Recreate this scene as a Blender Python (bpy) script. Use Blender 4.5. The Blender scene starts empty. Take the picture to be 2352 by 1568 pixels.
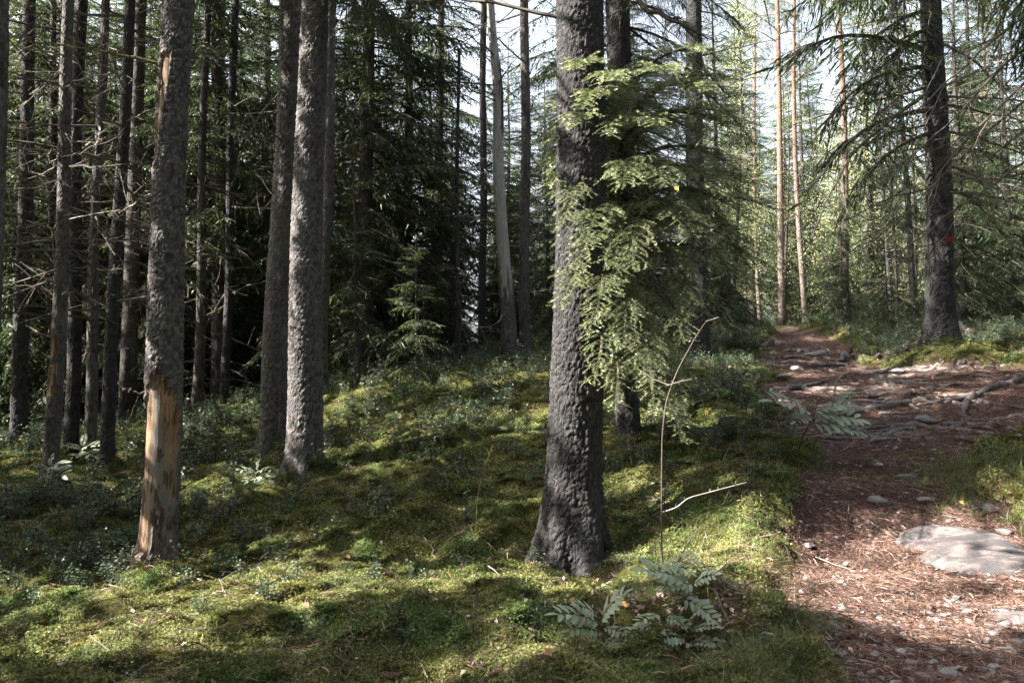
import bpy, math
import numpy as np
from mathutils import Vector, Quaternion

RNG = np.random.default_rng(11)
scene = bpy.context.scene
COL = scene.collection
R = math.radians

# ------------------------------------------------------------------ camera, sky, sun, exposure
EYE = np.array([0.0, 0.0, 1.6])
PITCH = math.atan(128 / 1829.3)
FPX = 1829.3                      # focal length in pixels of a 2352 px wide picture
cam_d = bpy.data.cameras.new('camera'); cam_d.lens = 28; cam_d.sensor_width = 36
cam_d.clip_start = 0.05; cam_d.clip_end = 600
cam = bpy.data.objects.new('camera', cam_d); COL.objects.link(cam)
cam.location = EYE; cam.rotation_euler = (math.pi / 2 + PITCH, 0, 0)
scene.camera = cam

SUN_EL = R(42)
SUN_AZ = R(-100)                    # from +Y, clockwise: the left of the picture, a little behind the camera
SUN = np.array([math.sin(SUN_AZ) * math.cos(SUN_EL), math.cos(SUN_AZ) * math.cos(SUN_EL), math.sin(SUN_EL)])
world = bpy.data.worlds.new('World'); scene.world = world; world.use_nodes = True
wn = world.node_tree.nodes; wl = world.node_tree.links
bg = wn.get('Background') or wn.new('ShaderNodeBackground')
sky = wn.new('ShaderNodeTexSky'); sky.sky_type = 'NISHITA'; sky.sun_disc = False
sky.sun_elevation = SUN_EL; sky.sun_rotation = SUN_AZ % (2 * math.pi)
sky.air_density = 1.0; sky.dust_density = 6.0; sky.ozone_density = 0.6
hsv = wn.new('ShaderNodeHueSaturation'); hsv.inputs['Saturation'].default_value = 0.5; hsv.inputs['Value'].default_value = 1.15   # a milky late summer sky
wl.new(sky.outputs[0], hsv.inputs['Color']); wl.new(hsv.outputs[0], bg.inputs[0]); bg.inputs[1].default_value = 0.08
sd = bpy.data.lights.new('sun', 'SUN'); sd.energy = 5.0; sd.angle = R(0.5); sd.color = (1.0, 0.93, 0.82)
sun = bpy.data.objects.new('sun', sd); COL.objects.link(sun)
sun.rotation_euler = Vector(SUN).to_track_quat('Z', 'Y').to_euler(); sun.location = (-20, 0, 30)
scene.view_settings.view_transform = 'Standard'; scene.view_settings.look = 'None'
scene.view_settings.exposure = 2.65; scene.view_settings.gamma = 1.0
scene.view_settings.use_curve_mapping = False
scene.render.engine = 'CYCLES'
scene.cycles.max_bounces = 6; scene.cycles.diffuse_bounces = 3; scene.cycles.glossy_bounces = 2
scene.cycles.transmission_bounces = 4; scene.cycles.transparent_max_bounces = 6
scene.cycles.use_denoising = True
scene.cycles.use_adaptive_sampling = True; scene.cycles.adaptive_threshold = 0.02
scene.cycles.sample_clamp_indirect = 6

# ------------------------------------------------------------------ numeric helpers
CP, SP = math.cos(PITCH), math.sin(PITCH)
def P(px, py, d):
    """World point seen at picture position (px, py) at distance d along +Y."""
    u = (px - 1176) / FPX; v = -(py - 784) / FPX
    y = CP - v * SP; z = SP + v * CP
    return EYE + np.array([u, y, z]) * (d / y)

_perm = np.random.default_rng(5).permutation(512)
_perm = np.concatenate([_perm, _perm, _perm])
_g = np.random.default_rng(6).uniform(0, 2 * math.pi, 512)
def perlin(x, y):
    x = np.asarray(x, float); y = np.asarray(y, float)
    xi = np.floor(x).astype(int); yi = np.floor(y).astype(int)
    xf = x - xi; yf = y - yi
    def gr(ix, iy, fx, fy):
        h = _g[_perm[(_perm[ix & 511] + iy) & 511]]
        return np.cos(h) * fx + np.sin(h) * fy
    u = xf ** 3 * (xf * (xf * 6 - 15) + 10); v = yf ** 3 * (yf * (yf * 6 - 15) + 10)
    a = gr(xi, yi, xf, yf); b = gr(xi + 1, yi, xf - 1, yf)
    c = gr(xi, yi + 1, xf, yf - 1); d = gr(xi + 1, yi + 1, xf - 1, yf - 1)
    return (a + u * (b - a)) * (1 - v) + (c + u * (d - c)) * v
def fbm(x, y, o=3):
    s = 0; a = 1.0
    for k in range(o):
        s = s + a * perlin(x * 2 ** k + 17.3 * k, y * 2 ** k + 9.1 * k); a *= 0.5
    return s
def sstep(a, b, x):
    t = np.clip((x - a) / (b - a), 0, 1); return t * t * (3 - 2 * t)
def cells(u, v, pu=None, seed=0):
    """2D jittered cells: F1, F2, random of the nearest cell, offset inside it. pu = period in u."""
    ui = np.floor(u).astype(int); vi = np.floor(v).astype(int)
    f1 = np.full(u.shape, 9.0); f2 = np.full(u.shape, 9.0); rr = np.zeros(u.shape); dv = np.zeros(u.shape); du = np.zeros(u.shape)
    for i in (-1, 0, 1):
        for j in (-1, 0, 1):
            a = ui + i; b = vi + j
            aw = a % pu if pu else a
            h = _perm[(_perm[(aw + seed * 31) & 511] + b) & 511]; h2 = _perm[(h + 91) & 511]; h3 = _perm[(h2 + 57) & 511]
            ox = a + 0.15 + 0.7 * h / 512; oy = b + 0.15 + 0.7 * h2 / 512
            ex = u - ox; ey = v - oy; dd = np.sqrt(ex * ex + ey * ey)
            near = dd < f1
            f2 = np.where(near, f1, np.minimum(f2, dd))
            rr = np.where(near, h3 / 512, rr); dv = np.where(near, ey, dv); du = np.where(near, ex, du)
            f1 = np.where(near, dd, f1)
    return f1, f2, rr, du, dv
def unit(v):
    n = np.linalg.norm(v, axis=-1, keepdims=True); return v / np.maximum(n, 1e-9)

# ------------------------------------------------------------------ mesh building
class MB:
    """Collects triangles with a per-vertex value tv (0..1) and a per-face material slot."""
    def __init__(self): self.V = []; self.T = []; self.A = []; self.M = []; self.n = 0
    def add(self, v, t, tv=0.5, m=0):
        v = np.asarray(v, float).reshape(-1, 3); t = np.asarray(t, int).reshape(-1, 3)
        self.V.append(v); self.T.append(t + self.n); self.n += len(v)
        self.A.append(np.broadcast_to(np.asarray(tv, float), (len(v),)).copy())
        self.M.append(np.broadcast_to(np.asarray(m, int), (len(t),)).copy())
    def tube(self, pts, rad, k=6, tv=0.5, m=0, cap=True):
        pts = np.asarray(pts, float); n = len(pts); rad = np.broadcast_to(rad, (n,))
        d = np.gradient(pts, axis=0); d = unit(d)
        ref = np.array([0, 0, 1.0]) if abs(d[:, 2].mean()) < 0.8 else np.array([1.0, 0, 0])
        a = unit(np.cross(d, ref)); b = np.cross(d, a)
        th = np.arange(k) * 2 * math.pi / k
        ring = (a[:, None] * np.cos(th)[None, :, None] + b[:, None] * np.sin(th)[None, :, None]) * rad[:, None, None] + pts[:, None]
        i = np.arange(n - 1)[:, None] * k; j = np.arange(k)[None]; j2 = (j + 1) % k
        q0 = i + j; q1 = i + j2; q2 = i + k + j2; q3 = i + k + j
        t = np.concatenate([np.stack([q0, q1, q2], -1).reshape(-1, 3), np.stack([q0, q2, q3], -1).reshape(-1, 3)])
        v = ring.reshape(-1, 3)
        if cap:
            v = np.vstack([v, pts[-1], pts[0]]); jj = np.arange(k); l = n * k
            t = np.vstack([t, np.stack([(n - 1) * k + jj, (n - 1) * k + (jj + 1) % k, np.full(k, l)], -1),
                           np.stack([(jj + 1) % k, jj, np.full(k, l + 1)], -1)])
        self.add(v, t, tv, m)
    def arrays(self):
        return np.vstack(self.V), np.vstack(self.T), np.concatenate(self.A), np.concatenate(self.M)
    def mesh(self, name, mats, smooth=False, extra=None):
        V, T, A, M = self.arrays()
        return make_mesh(name, V, T, A, M, mats, smooth, extra)
def make_mesh(name, V, T, A, M, mats, smooth=False, extra=None):
    me = bpy.data.meshes.new(name)
    me.vertices.add(len(V)); me.vertices.foreach_set('co', V.astype(np.float32).ravel())
    me.loops.add(len(T) * 3); me.loops.foreach_set('vertex_index', T.astype(np.int32).ravel())
    me.polygons.add(len(T)); me.polygons.foreach_set('loop_start', np.arange(0, len(T) * 3, 3, dtype=np.int32))
    for m in mats: me.materials.append(m)
    me.polygons.foreach_set('material_index', M.astype(np.int32))
    me.polygons.foreach_set('use_smooth', np.full(len(T), bool(smooth)))
    at = me.attributes.new('tv', 'FLOAT', 'POINT'); at.data.foreach_set('value', A.astype(np.float32))
    for k, val in (extra or {}).items():
        at = me.attributes.new(k, 'FLOAT', 'POINT'); at.data.foreach_set('value', val.astype(np.float32))
    me.update(calc_edges=True)
    return me
def link(name, data, parent=None, loc=None):
    o = bpy.data.objects.new(name, data); COL.objects.link(o)
    if parent is not None: o.parent = parent
    if loc is not None: o.location = loc
    return o
def tag(o, label=None, cat=None, group=None, kind=None):
    if label: o['label'] = label
    if cat: o['category'] = cat
    if group: o['group'] = group
    if kind: o['kind'] = kind
    return o
def thing(name, label, cat, loc, rz=0.0, group=None):
    o = link(name, None, None, loc); o.rotation_euler = (0, 0, rz); o.empty_display_size = 0.2
    return tag(o, label, cat, group)

# ------------------------------------------------------------------ materials
def nmat(name):
    m = bpy.data.materials.new(name); m.use_nodes = True
    nt = m.node_tree; nt.nodes.clear()
    out = nt.nodes.new('ShaderNodeOutputMaterial')
    return m, nt, out
def ramp(nt, src, stops, interp='LINEAR'):
    r = nt.nodes.new('ShaderNodeValToRGB'); r.color_ramp.interpolation = interp
    e = r.color_ramp.elements
    while len(e) < len(stops): e.new(0.5)
    for i, (p, c) in enumerate(stops):
        e[i].position = p; e[i].color = (*c, 1) if len(c) == 3 else c
    nt.links.new(src, r.inputs[0]); return r.outputs[0]
def attr(nt, name):
    a = nt.nodes.new('ShaderNodeAttribute'); a.attribute_name = name; return a.outputs['Fac']
def coords(nt, scale=(1, 1, 1), which='Object'):
    tc = nt.nodes.new('ShaderNodeTexCoord'); mp = nt.nodes.new('ShaderNodeMapping')
    mp.inputs['Scale'].default_value = scale
    nt.links.new(tc.outputs[which], mp.inputs[0]); return mp.outputs[0]
def noise(nt, vec, scale, detail=4, rough=0.6):
    n = nt.nodes.new('ShaderNodeTexNoise'); n.inputs['Scale'].default_value = scale
    n.inputs['Detail'].default_value = detail; n.inputs['Roughness'].default_value = rough
    nt.links.new(vec, n.inputs['Vector']); return n.outputs['Fac']
def mixc(nt, fac, a, b, mode='MIX'):
    m = nt.nodes.new('ShaderNodeMix'); m.data_type = 'RGBA'; m.blend_type = mode
    for sock, val in ((m.inputs[0], fac), (m.inputs[6], a), (m.inputs[7], b)):
        if isinstance(val, (int, float)): sock.default_value = val
        elif isinstance(val, tuple): sock.default_value = (*val, 1)
        else: nt.links.new(val, sock)
    return m.outputs[2]
def math_n(nt, op, a, b=0.0):
    m = nt.nodes.new('ShaderNodeMath'); m.operation = op
    for sock, val in ((m.inputs[0], a), (m.inputs[1], b)):
        if isinstance(val, (int, float)): sock.default_value = val
        else: nt.links.new(val, sock)
    return m.outputs[0]
def bsdf(nt, out, color, rough=0.8, spec=0.3, bump=None, bstr=0.5, bdist=0.01):
    p = nt.nodes.new('ShaderNodeBsdfPrincipled')
    if isinstance(color, tuple): p.inputs['Base Color'].default_value = (*color, 1)
    else: nt.links.new(color, p.inputs['Base Color'])
    if isinstance(rough, (int, float)): p.inputs['Roughness'].default_value = rough
    else: nt.links.new(rough, p.inputs['Roughness'])
    p.inputs['Specular IOR Level'].default_value = spec
    if bump is not None:
        b = nt.nodes.new('ShaderNodeBump'); b.inputs['Strength'].default_value = bstr; b.inputs['Distance'].default_value = bdist
        nt.links.new(bump, b.inputs['Height']); nt.links.new(b.outputs[0], p.inputs['Normal'])
    nt.links.new(p.outputs[0], out.inputs[0]); return p
def leaf_mat(name, stops, trans=0.35, rough=0.5, spec=0.35, tscale=1.3, inst=0.25, patch=None):
    m, nt, out = nmat(name)
    c = ramp(nt, attr(nt, 'tv'), stops)
    if patch:
        ge = nt.nodes.new('ShaderNodeNewGeometry')
        c = mixc(nt, ramp(nt, noise(nt, ge.outputs['Position'], 1.7, 5, .65), [(.46, (0, 0, 0)), (.62, (1, 1, 1))]), c, mixc(nt, 1.0, c, patch[0], 'MULTIPLY'))
        c = mixc(nt, ramp(nt, noise(nt, ge.outputs['Position'], 4.5, 4, .6), [(.55, (0, 0, 0)), (.68, (1, 1, 1))]), c, mixc(nt, 1.0, c, patch[1], 'MULTIPLY'))
    oi = nt.nodes.new('ShaderNodeObjectInfo')
    hs = nt.nodes.new('ShaderNodeHueSaturation'); nt.links.new(c, hs.inputs['Color'])
    nt.links.new(math_n(nt, 'ADD', math_n(nt, 'MULTIPLY', oi.outputs['Random'], inst * 2), 1 - inst), hs.inputs['Value'])
    c = hs.outputs[0]
    p = bsdf(nt, out, c, rough, spec)
    t = nt.nodes.new('ShaderNodeBsdfTranslucent')
    nt.links.new(mixc(nt, 1.0, c, (tscale * 1.05, tscale * 1.0, tscale * 0.7), 'MULTIPLY'), t.inputs[0])
    mx = nt.nodes.new('ShaderNodeMixShader'); mx.inputs[0].default_value = trans
    nt.links.new(p.outputs[0], mx.inputs[1]); nt.links.new(t.outputs[0], mx.inputs[2]); nt.links.new(mx.outputs[0], out.inputs[0])
    return m
def bark_mat(name, dark, light, lichen, lich_amt=0.5, cell=28, bump=1.0, pine=None, grey=False, own=False):
    m, nt, out = nmat(name)
    v = coords(nt, (1, 1, 0.55))
    vo = nt.nodes.new('ShaderNodeTexVoronoi'); vo.feature = 'DISTANCE_TO_EDGE'; vo.inputs['Scale'].default_value = cell
    n0 = noise(nt, v, cell * 0.6, 3)
    vw = nt.nodes.new('ShaderNodeVectorMath'); vw.operation = 'MULTIPLY_ADD'
    nt.links.new(n0, vw.inputs[0]); vw.inputs[1].default_value = (0.05, 0.05, 0.05); nt.links.new(v, vw.inputs[2])
    nt.links.new(vw.outputs[0], vo.inputs['Vector'])
    edge = ramp(nt, vo.outputs[0], [(0.0, (0, 0, 0)), (0.25, (1, 1, 1))])
    vc = nt.nodes.new('ShaderNodeTexVoronoi'); vc.inputs['Scale'].default_value = cell; nt.links.new(vw.outputs[0], vc.inputs['Vector'])
    sep = nt.nodes.new('ShaderNodeSeparateColor'); nt.links.new(vc.outputs['Color'], sep.inputs[0])
    fine = noise(nt, v, 160, 5, 0.7)
    pick = math_n(nt, 'ADD', math_n(nt, 'MULTIPLY', sep.outputs[0], .3), math_n(nt, 'MULTIPLY', attr(nt, 'tv'), .7)) if own else sep.outputs[0]
    base = mixc(nt, pick, dark, light)
    base = mixc(nt, math_n(nt, 'MULTIPLY', ramp(nt, noise(nt, v, 3.5, 5, 0.65), [(0.45, (0, 0, 0)), (0.62, (1, 1, 1))]), lich_amt), base, lichen)
    base = mixc(nt, ramp(nt, fine, [(0.35, (0, 0, 0)), (0.7, (1, 1, 1))]), mixc(nt, 0.45, base, dark), base)
    if pine:
        g = nt.nodes.new('ShaderNodeTexCoord'); sx = nt.nodes.new('ShaderNodeSeparateXYZ'); nt.links.new(g.outputs['Object'], sx.inputs[0])
        z = math_n(nt, 'ADD', sx.outputs[2], math_n(nt, 'MULTIPLY', noise(nt, v, 1.5, 3), 2.0))
        base = mixc(nt, ramp(nt, math_n(nt, 'DIVIDE', z, 10.0), [(pine[1], (0, 0, 0)), (pine[2], (1, 1, 1))]), base, pine[0])
    h = math_n(nt, 'ADD', math_n(nt, 'MULTIPLY', edge, 0.6), math_n(nt, 'ADD', math_n(nt, 'MULTIPLY', sep.outputs[1], 0.7), math_n(nt, 'MULTIPLY', fine, 0.5)))
    # bare wood where the bark is gone
    st = attr(nt, 'strip')
    w = coords(nt, (1, 1, 0.06)); wn1 = noise(nt, w, 60, 6, 0.75); wn2 = noise(nt, coords(nt, (1, 1, 0.25)), 9, 4)
    wood = ramp(nt, wn1, [(0.3, (0.06, 0.038, 0.026)), (0.5, (0.28, 0.19, 0.12)), (0.72, (0.43, 0.32, 0.22))])
    wood = mixc(nt, ramp(nt, wn2, [(0.5, (0, 0, 0)), (0.62, (1, 1, 1))]), wood, (0.21, 0.115, 0.05))
    wood = mixc(nt, ramp(nt, noise(nt, coords(nt, (1, 1, 0.10)), 11, 6), [(0.46, (0, 0, 0)), (0.6, (1, 1, 1))]), wood, (0.17, 0.16, 0.15))
    wood = mixc(nt, math_n(nt, 'MULTIPLY', ramp(nt, noise(nt, coords(nt, (1, 1, 0.22)), 22, 6), [(0.50, (0, 0, 0)), (0.56, (1, 1, 1))]), 0.85), wood, (0.06, 0.036, 0.025))
    if grey: wood = ramp(nt, wn1, [(0.3, (0.11, 0.105, 0.10)), (0.5, (0.30, 0.29, 0.28)), (0.72, (0.46, 0.45, 0.43))])
    base = mixc(nt, st, base, wood)
    hh = mixc(nt, st, h, wn1)
    bsdf(nt, out, base, 0.85, 0.25, hh, 0.9 * bump, 0.012)
    return m

M = {}
M['bark'] = bark_mat('bark', (0.022, 0.019, 0.019), (0.195, 0.178, 0.173), (0.17, 0.175, 0.162), 0.45, 34, own=True)
M['bark_snag'] = bark_mat('bark_snag', (0.030, 0.024, 0.025), (0.135, 0.112, 0.112), (0.125, 0.133, 0.125), 0.45, 34, grey=True)
M['bark_light'] = bark_mat('bark_light', (0.028, 0.024, 0.025), (0.24, 0.222, 0.224), (0.17, 0.175, 0.175), 0.4, 34, own=True)
M['bark_dark'] = bark_mat('bark_dark', (0.010, 0.009, 0.010), (0.078, 0.073, 0.078), (0.062, 0.072, 0.070), 0.4, 30, own=True)
M['bark_far'] = bark_mat('bark_far', (0.022, 0.018, 0.018), (0.085, 0.072, 0.07), (0.085, 0.092, 0.082), 0.4, 16, 0.8)
M['bark_pine'] = bark_mat('bark_pine', (0.07, 0.055, 0.05), (0.24, 0.20, 0.18), (0.22, 0.21, 0.19), 0.3, 14, 0.8, pine=((0.155, 0.095, 0.073), 0.4, 0.8))
M['dead'] = None
m, nt, out = nmat('dead_twig'); c = ramp(nt, attr(nt, 'tv'), [(0, (0.045, 0.035, 0.028)), (0.6, (0.11, 0.095, 0.08)), (1, (0.26, 0.24, 0.21))])
bsdf(nt, out, c, 0.9, 0.2, noise(nt, coords(nt), 60), 0.4); M['dead'] = m
m, nt, out = nmat('lichen_twig'); c = ramp(nt, noise(nt, coords(nt), 30, 4), [(0.35, (0.07, 0.05, 0.03)), (0.5, (0.13, 0.12, 0.06)), (0.7, (0.28, 0.27, 0.17))])
bsdf(nt, out, c, 0.95, 0.1, noise(nt, coords(nt), 90), 1.0, 0.01); M['lichen'] = m
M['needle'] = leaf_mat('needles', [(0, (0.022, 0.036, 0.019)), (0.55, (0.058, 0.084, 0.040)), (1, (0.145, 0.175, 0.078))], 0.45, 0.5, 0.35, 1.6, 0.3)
M['needle_sunlit'] = leaf_mat('needles_sunlit', [(0, (0.025, 0.042, 0.024)), (0.45, (0.145, 0.190, 0.110)), (1, (0.42, 0.46, 0.30))], 0.34, 0.3, 0.6, 1.4, 0.05)  # paler copy of the spruce needles, lightened to look sunlit
M['pine_needle'] = leaf_mat('pine_needles', [(0, (0.03, 0.045, 0.02)), (1, (0.10, 0.13, 0.06))], 0.35, 0.5, 0.35, 1.6, 0.2)
M['moss'] = leaf_mat('moss', [(0, (0.034, 0.040, 0.015)), (0.5, (0.112, 0.124, 0.042)), (0.85, (0.225, 0.235, 0.090)), (1, (0.36, 0.355, 0.18))], 0.25, 0.85, 0.1, 1.4, 0.3, ((.58, .82, .72), (1.02, .92, .72)))
M['berry'] = leaf_mat('bilberry_leaf', [(0, (0.040, 0.066, 0.048)), (0.6, (0.075, 0.115, 0.080)), (0.93, (0.13, 0.18, 0.085)), (1, (0.30, 0.14, 0.05))], 0.25, 0.42, 0.45, 1.4, 0.3)
M['grass'] = leaf_mat('grass_blade', [(0, (0.045, 0.075, 0.025)), (0.6, (0.10, 0.15, 0.05)), (0.9, (0.24, 0.25, 0.10)), (1, (0.36, 0.27, 0.13))], 0.35, 0.45, 0.4, 1.3, 0.25)
M['rowan'] = leaf_mat('rowan_leaf', [(0, (0.17, 0.225, 0.155)), (1, (0.31, 0.375, 0.27))], 0.22, 0.42, 0.5, 1.3, 0.18)
M['litter'] = leaf_mat('dead_leaf', [(0, (0.07, 0.045, 0.035)), (0.4, (0.20, 0.14, 0.115)), (0.75, (0.34, 0.27, 0.25)), (0.93, (0.42, 0.36, 0.34)), (1, (0.45, 0.16, 0.05))], 0.15, 0.7, 0.3, 1.2, 0.2)
M['duff'] = leaf_mat('fallen_needles', [(0, (0.035, 0.021, 0.018)), (0.5, (0.125, 0.073, 0.058)), (0.85, (0.25, 0.155, 0.125)), (1, (0.42, 0.33, 0.28))], 0.05, 0.75, 0.25, 1.0, 0.25)
M['leaf_sunlit'] = leaf_mat('birch_leaf_sunlit', [(0, (0.12, 0.15, 0.085)), (1, (0.36, 0.39, 0.22))], 0.5, 0.5, 0.3, 1.6, 0.25)  # leaf tone raised so the birches glow as if sunlit
m, nt, out = nmat('yellow_leaf'); bsdf(nt, out, (0.62, 0.36, 0.10), 0.6); M['yellow'] = m
def stone_mat(name, a, b, c, sc=9):
    m, nt, out = nmat(name); v = coords(nt)
    n1 = noise(nt, v, sc, 6, 0.65); n2 = noise(nt, v, sc * 14, 4, 0.7)
    col = ramp(nt, n1, [(0.35, a), (0.5, b), (0.66, c)])
    col = mixc(nt, ramp(nt, n2, [(0.4, (0, 0, 0)), (0.62, (1, 1, 1))]), mixc(nt, 0.35, col, (0.05, 0.045, 0.045)), col)
    if name == 'boulder':
        band = noise(nt, coords(nt, (1, 2.6, 1)), 5.5, 6, 0.7); col = mixc(nt, math_n(nt, 'MULTIPLY', ramp(nt, band, [(0.46, (0, 0, 0)), (0.54, (1, 1, 1))]), .85), col, (0.055, 0.055, 0.058))  # dark lichen bands, deepened to stand in for dappled shade
    oi = nt.nodes.new('ShaderNodeObjectInfo'); hs = nt.nodes.new('ShaderNodeHueSaturation'); nt.links.new(col, hs.inputs['Color'])
    nt.links.new(math_n(nt, 'ADD', math_n(nt, 'MULTIPLY', oi.outputs['Random'], 0.6), 0.65), hs.inputs['Value'])
    bsdf(nt, out, hs.outputs[0], 0.85, 0.3, math_n(nt, 'ADD', n2, math_n(nt, 'MULTIPLY', n1, 1.5)), 0.7, 0.01); return m
M['stone'] = stone_mat('stone', (0.16, 0.15, 0.15), (0.29, 0.27, 0.275), (0.42, 0.40, 0.40))
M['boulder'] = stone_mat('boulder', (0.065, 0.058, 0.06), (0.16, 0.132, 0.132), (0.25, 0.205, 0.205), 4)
M['pebble'] = stone_mat('pebble', (0.20, 0.19, 0.195), (0.38, 0.365, 0.37), (0.56, 0.54, 0.54), 20)
m, nt, out = nmat('root_bark'); v = coords(nt)
c = ramp(nt, noise(nt, v, 7, 6, 0.7), [(0.35, (0.04, 0.032, 0.031)), (0.52, (0.13, 0.11, 0.105)), (0.68, (0.25, 0.215, 0.205))])
bsdf(nt, out, c, 0.75, 0.35, noise(nt, v, 50, 6, 0.7), 0.8, 0.012); M['root'] = m
m, nt, out = nmat('cone'); c = ramp(nt, attr(nt, 'tv'), [(0, (0.05, 0.028, 0.018)), (1, (0.19, 0.11, 0.075))]); bsdf(nt, out, c, 0.7); M['cone'] = m
m, nt, out = nmat('paint'); bsdf(nt, out, (0.22, 0.022, 0.016), 0.7); M['paint'] = m
# ground: needle duff and soil on the path, dark mossy humus off it
m, nt, out = nmat('forest_floor'); v = coords(nt)
pm = attr(nt, 'path')
soil = ramp(nt, noise(nt, v, 35, 6, 0.75), [(0.3, (0.025, 0.017, 0.015)), (0.5, (0.085, 0.053, 0.044)), (0.7, (0.19, 0.135, 0.115))])
soil = mixc(nt, ramp(nt, noise(nt, v, 1.6, 5, 0.7), [(0.5, (0, 0, 0)), (0.66, (1, 1, 1))]), soil, mixc(nt, 0.5, soil, (0.10, 0.09, 0.09)))
hum = ramp(nt, noise(nt, v, 22, 6, 0.75), [(0.3, (0.020, 0.020, 0.008)), (0.55, (0.055, 0.062, 0.014)), (0.72, (0.105, 0.115, 0.028))])
hum = mixc(nt, ramp(nt, noise(nt, v, 0.9, 4, 0.7), [(0.56, (0, 0, 0)), (0.7, (1, 1, 1))]), hum, (0.055, 0.040, 0.022))
bsdf(nt, out, mixc(nt, pm, hum, soil), 0.95, 0.1, noise(nt, v, 70, 6, 0.75), 1.0, 0.02); M['ground'] = m

# ------------------------------------------------------------------ terrain
ctrl = [(0, 1568, 3.8), (700, 1568, 3.5), (1300, 1568, 3.3), (1900, 1568, 3.2), (2352, 1568, 3.2),
        (0, 1400, 5.0), (600, 1400, 4.7), (1100, 1400, 4.8), (1500, 1400, 4.5), (2000, 1400, 4.25), (2352, 1400, 4.25),
        (1300, 1335, 5.6), (350, 1310, 6.0), (2200, 1260, 5.3), (1850, 1250, 5.2), (1650, 1230, 5.8), (1000, 1230, 6.6),
        (700, 1100, 8.5), (630, 1030, 10.5), (1000, 1060, 8.5), (2250, 1050, 6.9), (1900, 1100, 6.7), (1500, 1080, 7.6),
        (2000, 1000, 8.0), (2352, 960, 8.2), (1600, 960, 9.0), (1450, 930, 10.0), (1700, 890, 11), (2000, 880, 11), (2352, 865, 10),
        (1600, 830, 14), (1850, 840, 14), (2100, 840, 12.8), (2300, 795, 13), (2165, 800, 12.6), (2352, 770, 17),
        (1700, 790, 18), (1850, 800, 17), (2000, 790, 17), (1800, 762, 23), (1900, 755, 23), (2000, 748, 23), (2300, 738, 25), (1650, 770, 24),
        (1850, 748, 27), (1170, 826, 15), (1200, 810, 17), (1050, 860, 13.5), (850, 905, 12), (900, 860, 18), (1200, 790, 24), (800, 880, 20),
        (250, 1062, 10.5), (115, 1115, 8.5), (450, 1010, 11), (0, 1040, 13), (100, 1000, 16), (500, 950, 17), (0, 960, 26), (400, 930, 26),
        (150, 1180, 7.5), (0, 1250, 6.4)]
CPW = [P(*c) for c in ctrl]
CPW += [np.array(p, float) for p in [(0, 0, 0.15), (-4, 0, -0.1), (4, 0, 0.3), (0, -8, 0), (-12, 3, -0.3), (-18, 12, 0.0), (12, 4, 0.8), (10, -6, 0.3),
        (-30, 30, 1.2), (0, 35, 3.2), (14, 35, 3.9), (30, 32, 4.3), (0, 70, 4.5), (-50, 70, 3), (50, 70, 6), (-60, 0, 0), (60, 0, 3),
        (-80, 140, 4), (80, 140, 7), (0, 140, 6), (0, -60, 0), (22, 15, 3.0), (16, 24, 3.6)]]
CPW = np.array(CPW)
def _rbf_fit():
    X = CPW[:, :2]; n = len(X)
    d = np.linalg.norm(X[:, None] - X[None], axis=2)
    K = np.where(d > 0, d * d * np.log(d + 1e-9), 0) * 0.05 + np.eye(n) * 0.06
    A = np.zeros((n + 3, n + 3)); A[:n, :n] = K; A[:n, n] = 1; A[:n, n + 1:] = X; A[n, :n] = 1; A[n + 1:, :n] = X.T
    b = np.zeros(n + 3); b[:n] = CPW[:, 2]
    return np.linalg.solve(A, b)
_w = _rbf_fit()
def rbf(x, y):
    x = np.asarray(x, float); y = np.asarray(y, float)
    s = _w[-3] + _w[-2] * x + _w[-1] * y
    for i in range(len(CPW)):
        d2 = (x - CPW[i, 0]) ** 2 + (y - CPW[i, 1]) ** 2
        s = s + _w[i] * 0.05 * np.where(d2 > 0, 0.5 * d2 * np.log(d2 + 1e-12), 0)
    return s
PD = np.array([-10, 0, 3.2, 4.3, 5.2, 6.8, 8, 9.5, 11, 12.2, 14.5, 17, 24, 28, 30])
PL = np.array([-0.7, 0.0, 1.0, 1.32, 1.72, 2.36, 2.66, 3.0, 3.35, 3.9, 4.2, 5.3, 7.9, 9.6, 11.0])
PR = np.array([2.5, 3.0, 3.9, 3.95, 3.9, 3.65, 6.6, 7.7, 7.1, 5.7, 6.3, 7.4, 8.9, 10.2, 11.2])
def pathmask(x, y):
    n = fbm(np.asarray(x) * 1.3, np.asarray(y) * 1.3, 3) * 0.42 + fbm(np.asarray(x) * 6, np.asarray(y) * 6, 2) * 0.22
    l = np.interp(y, PD, PL); r = np.interp(y, PD, PR)
    return sstep(-0.12, 0.16, x - l + n) * sstep(-0.12, 0.16, r - x + n * 0.8) * sstep(30, 27, y)
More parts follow.
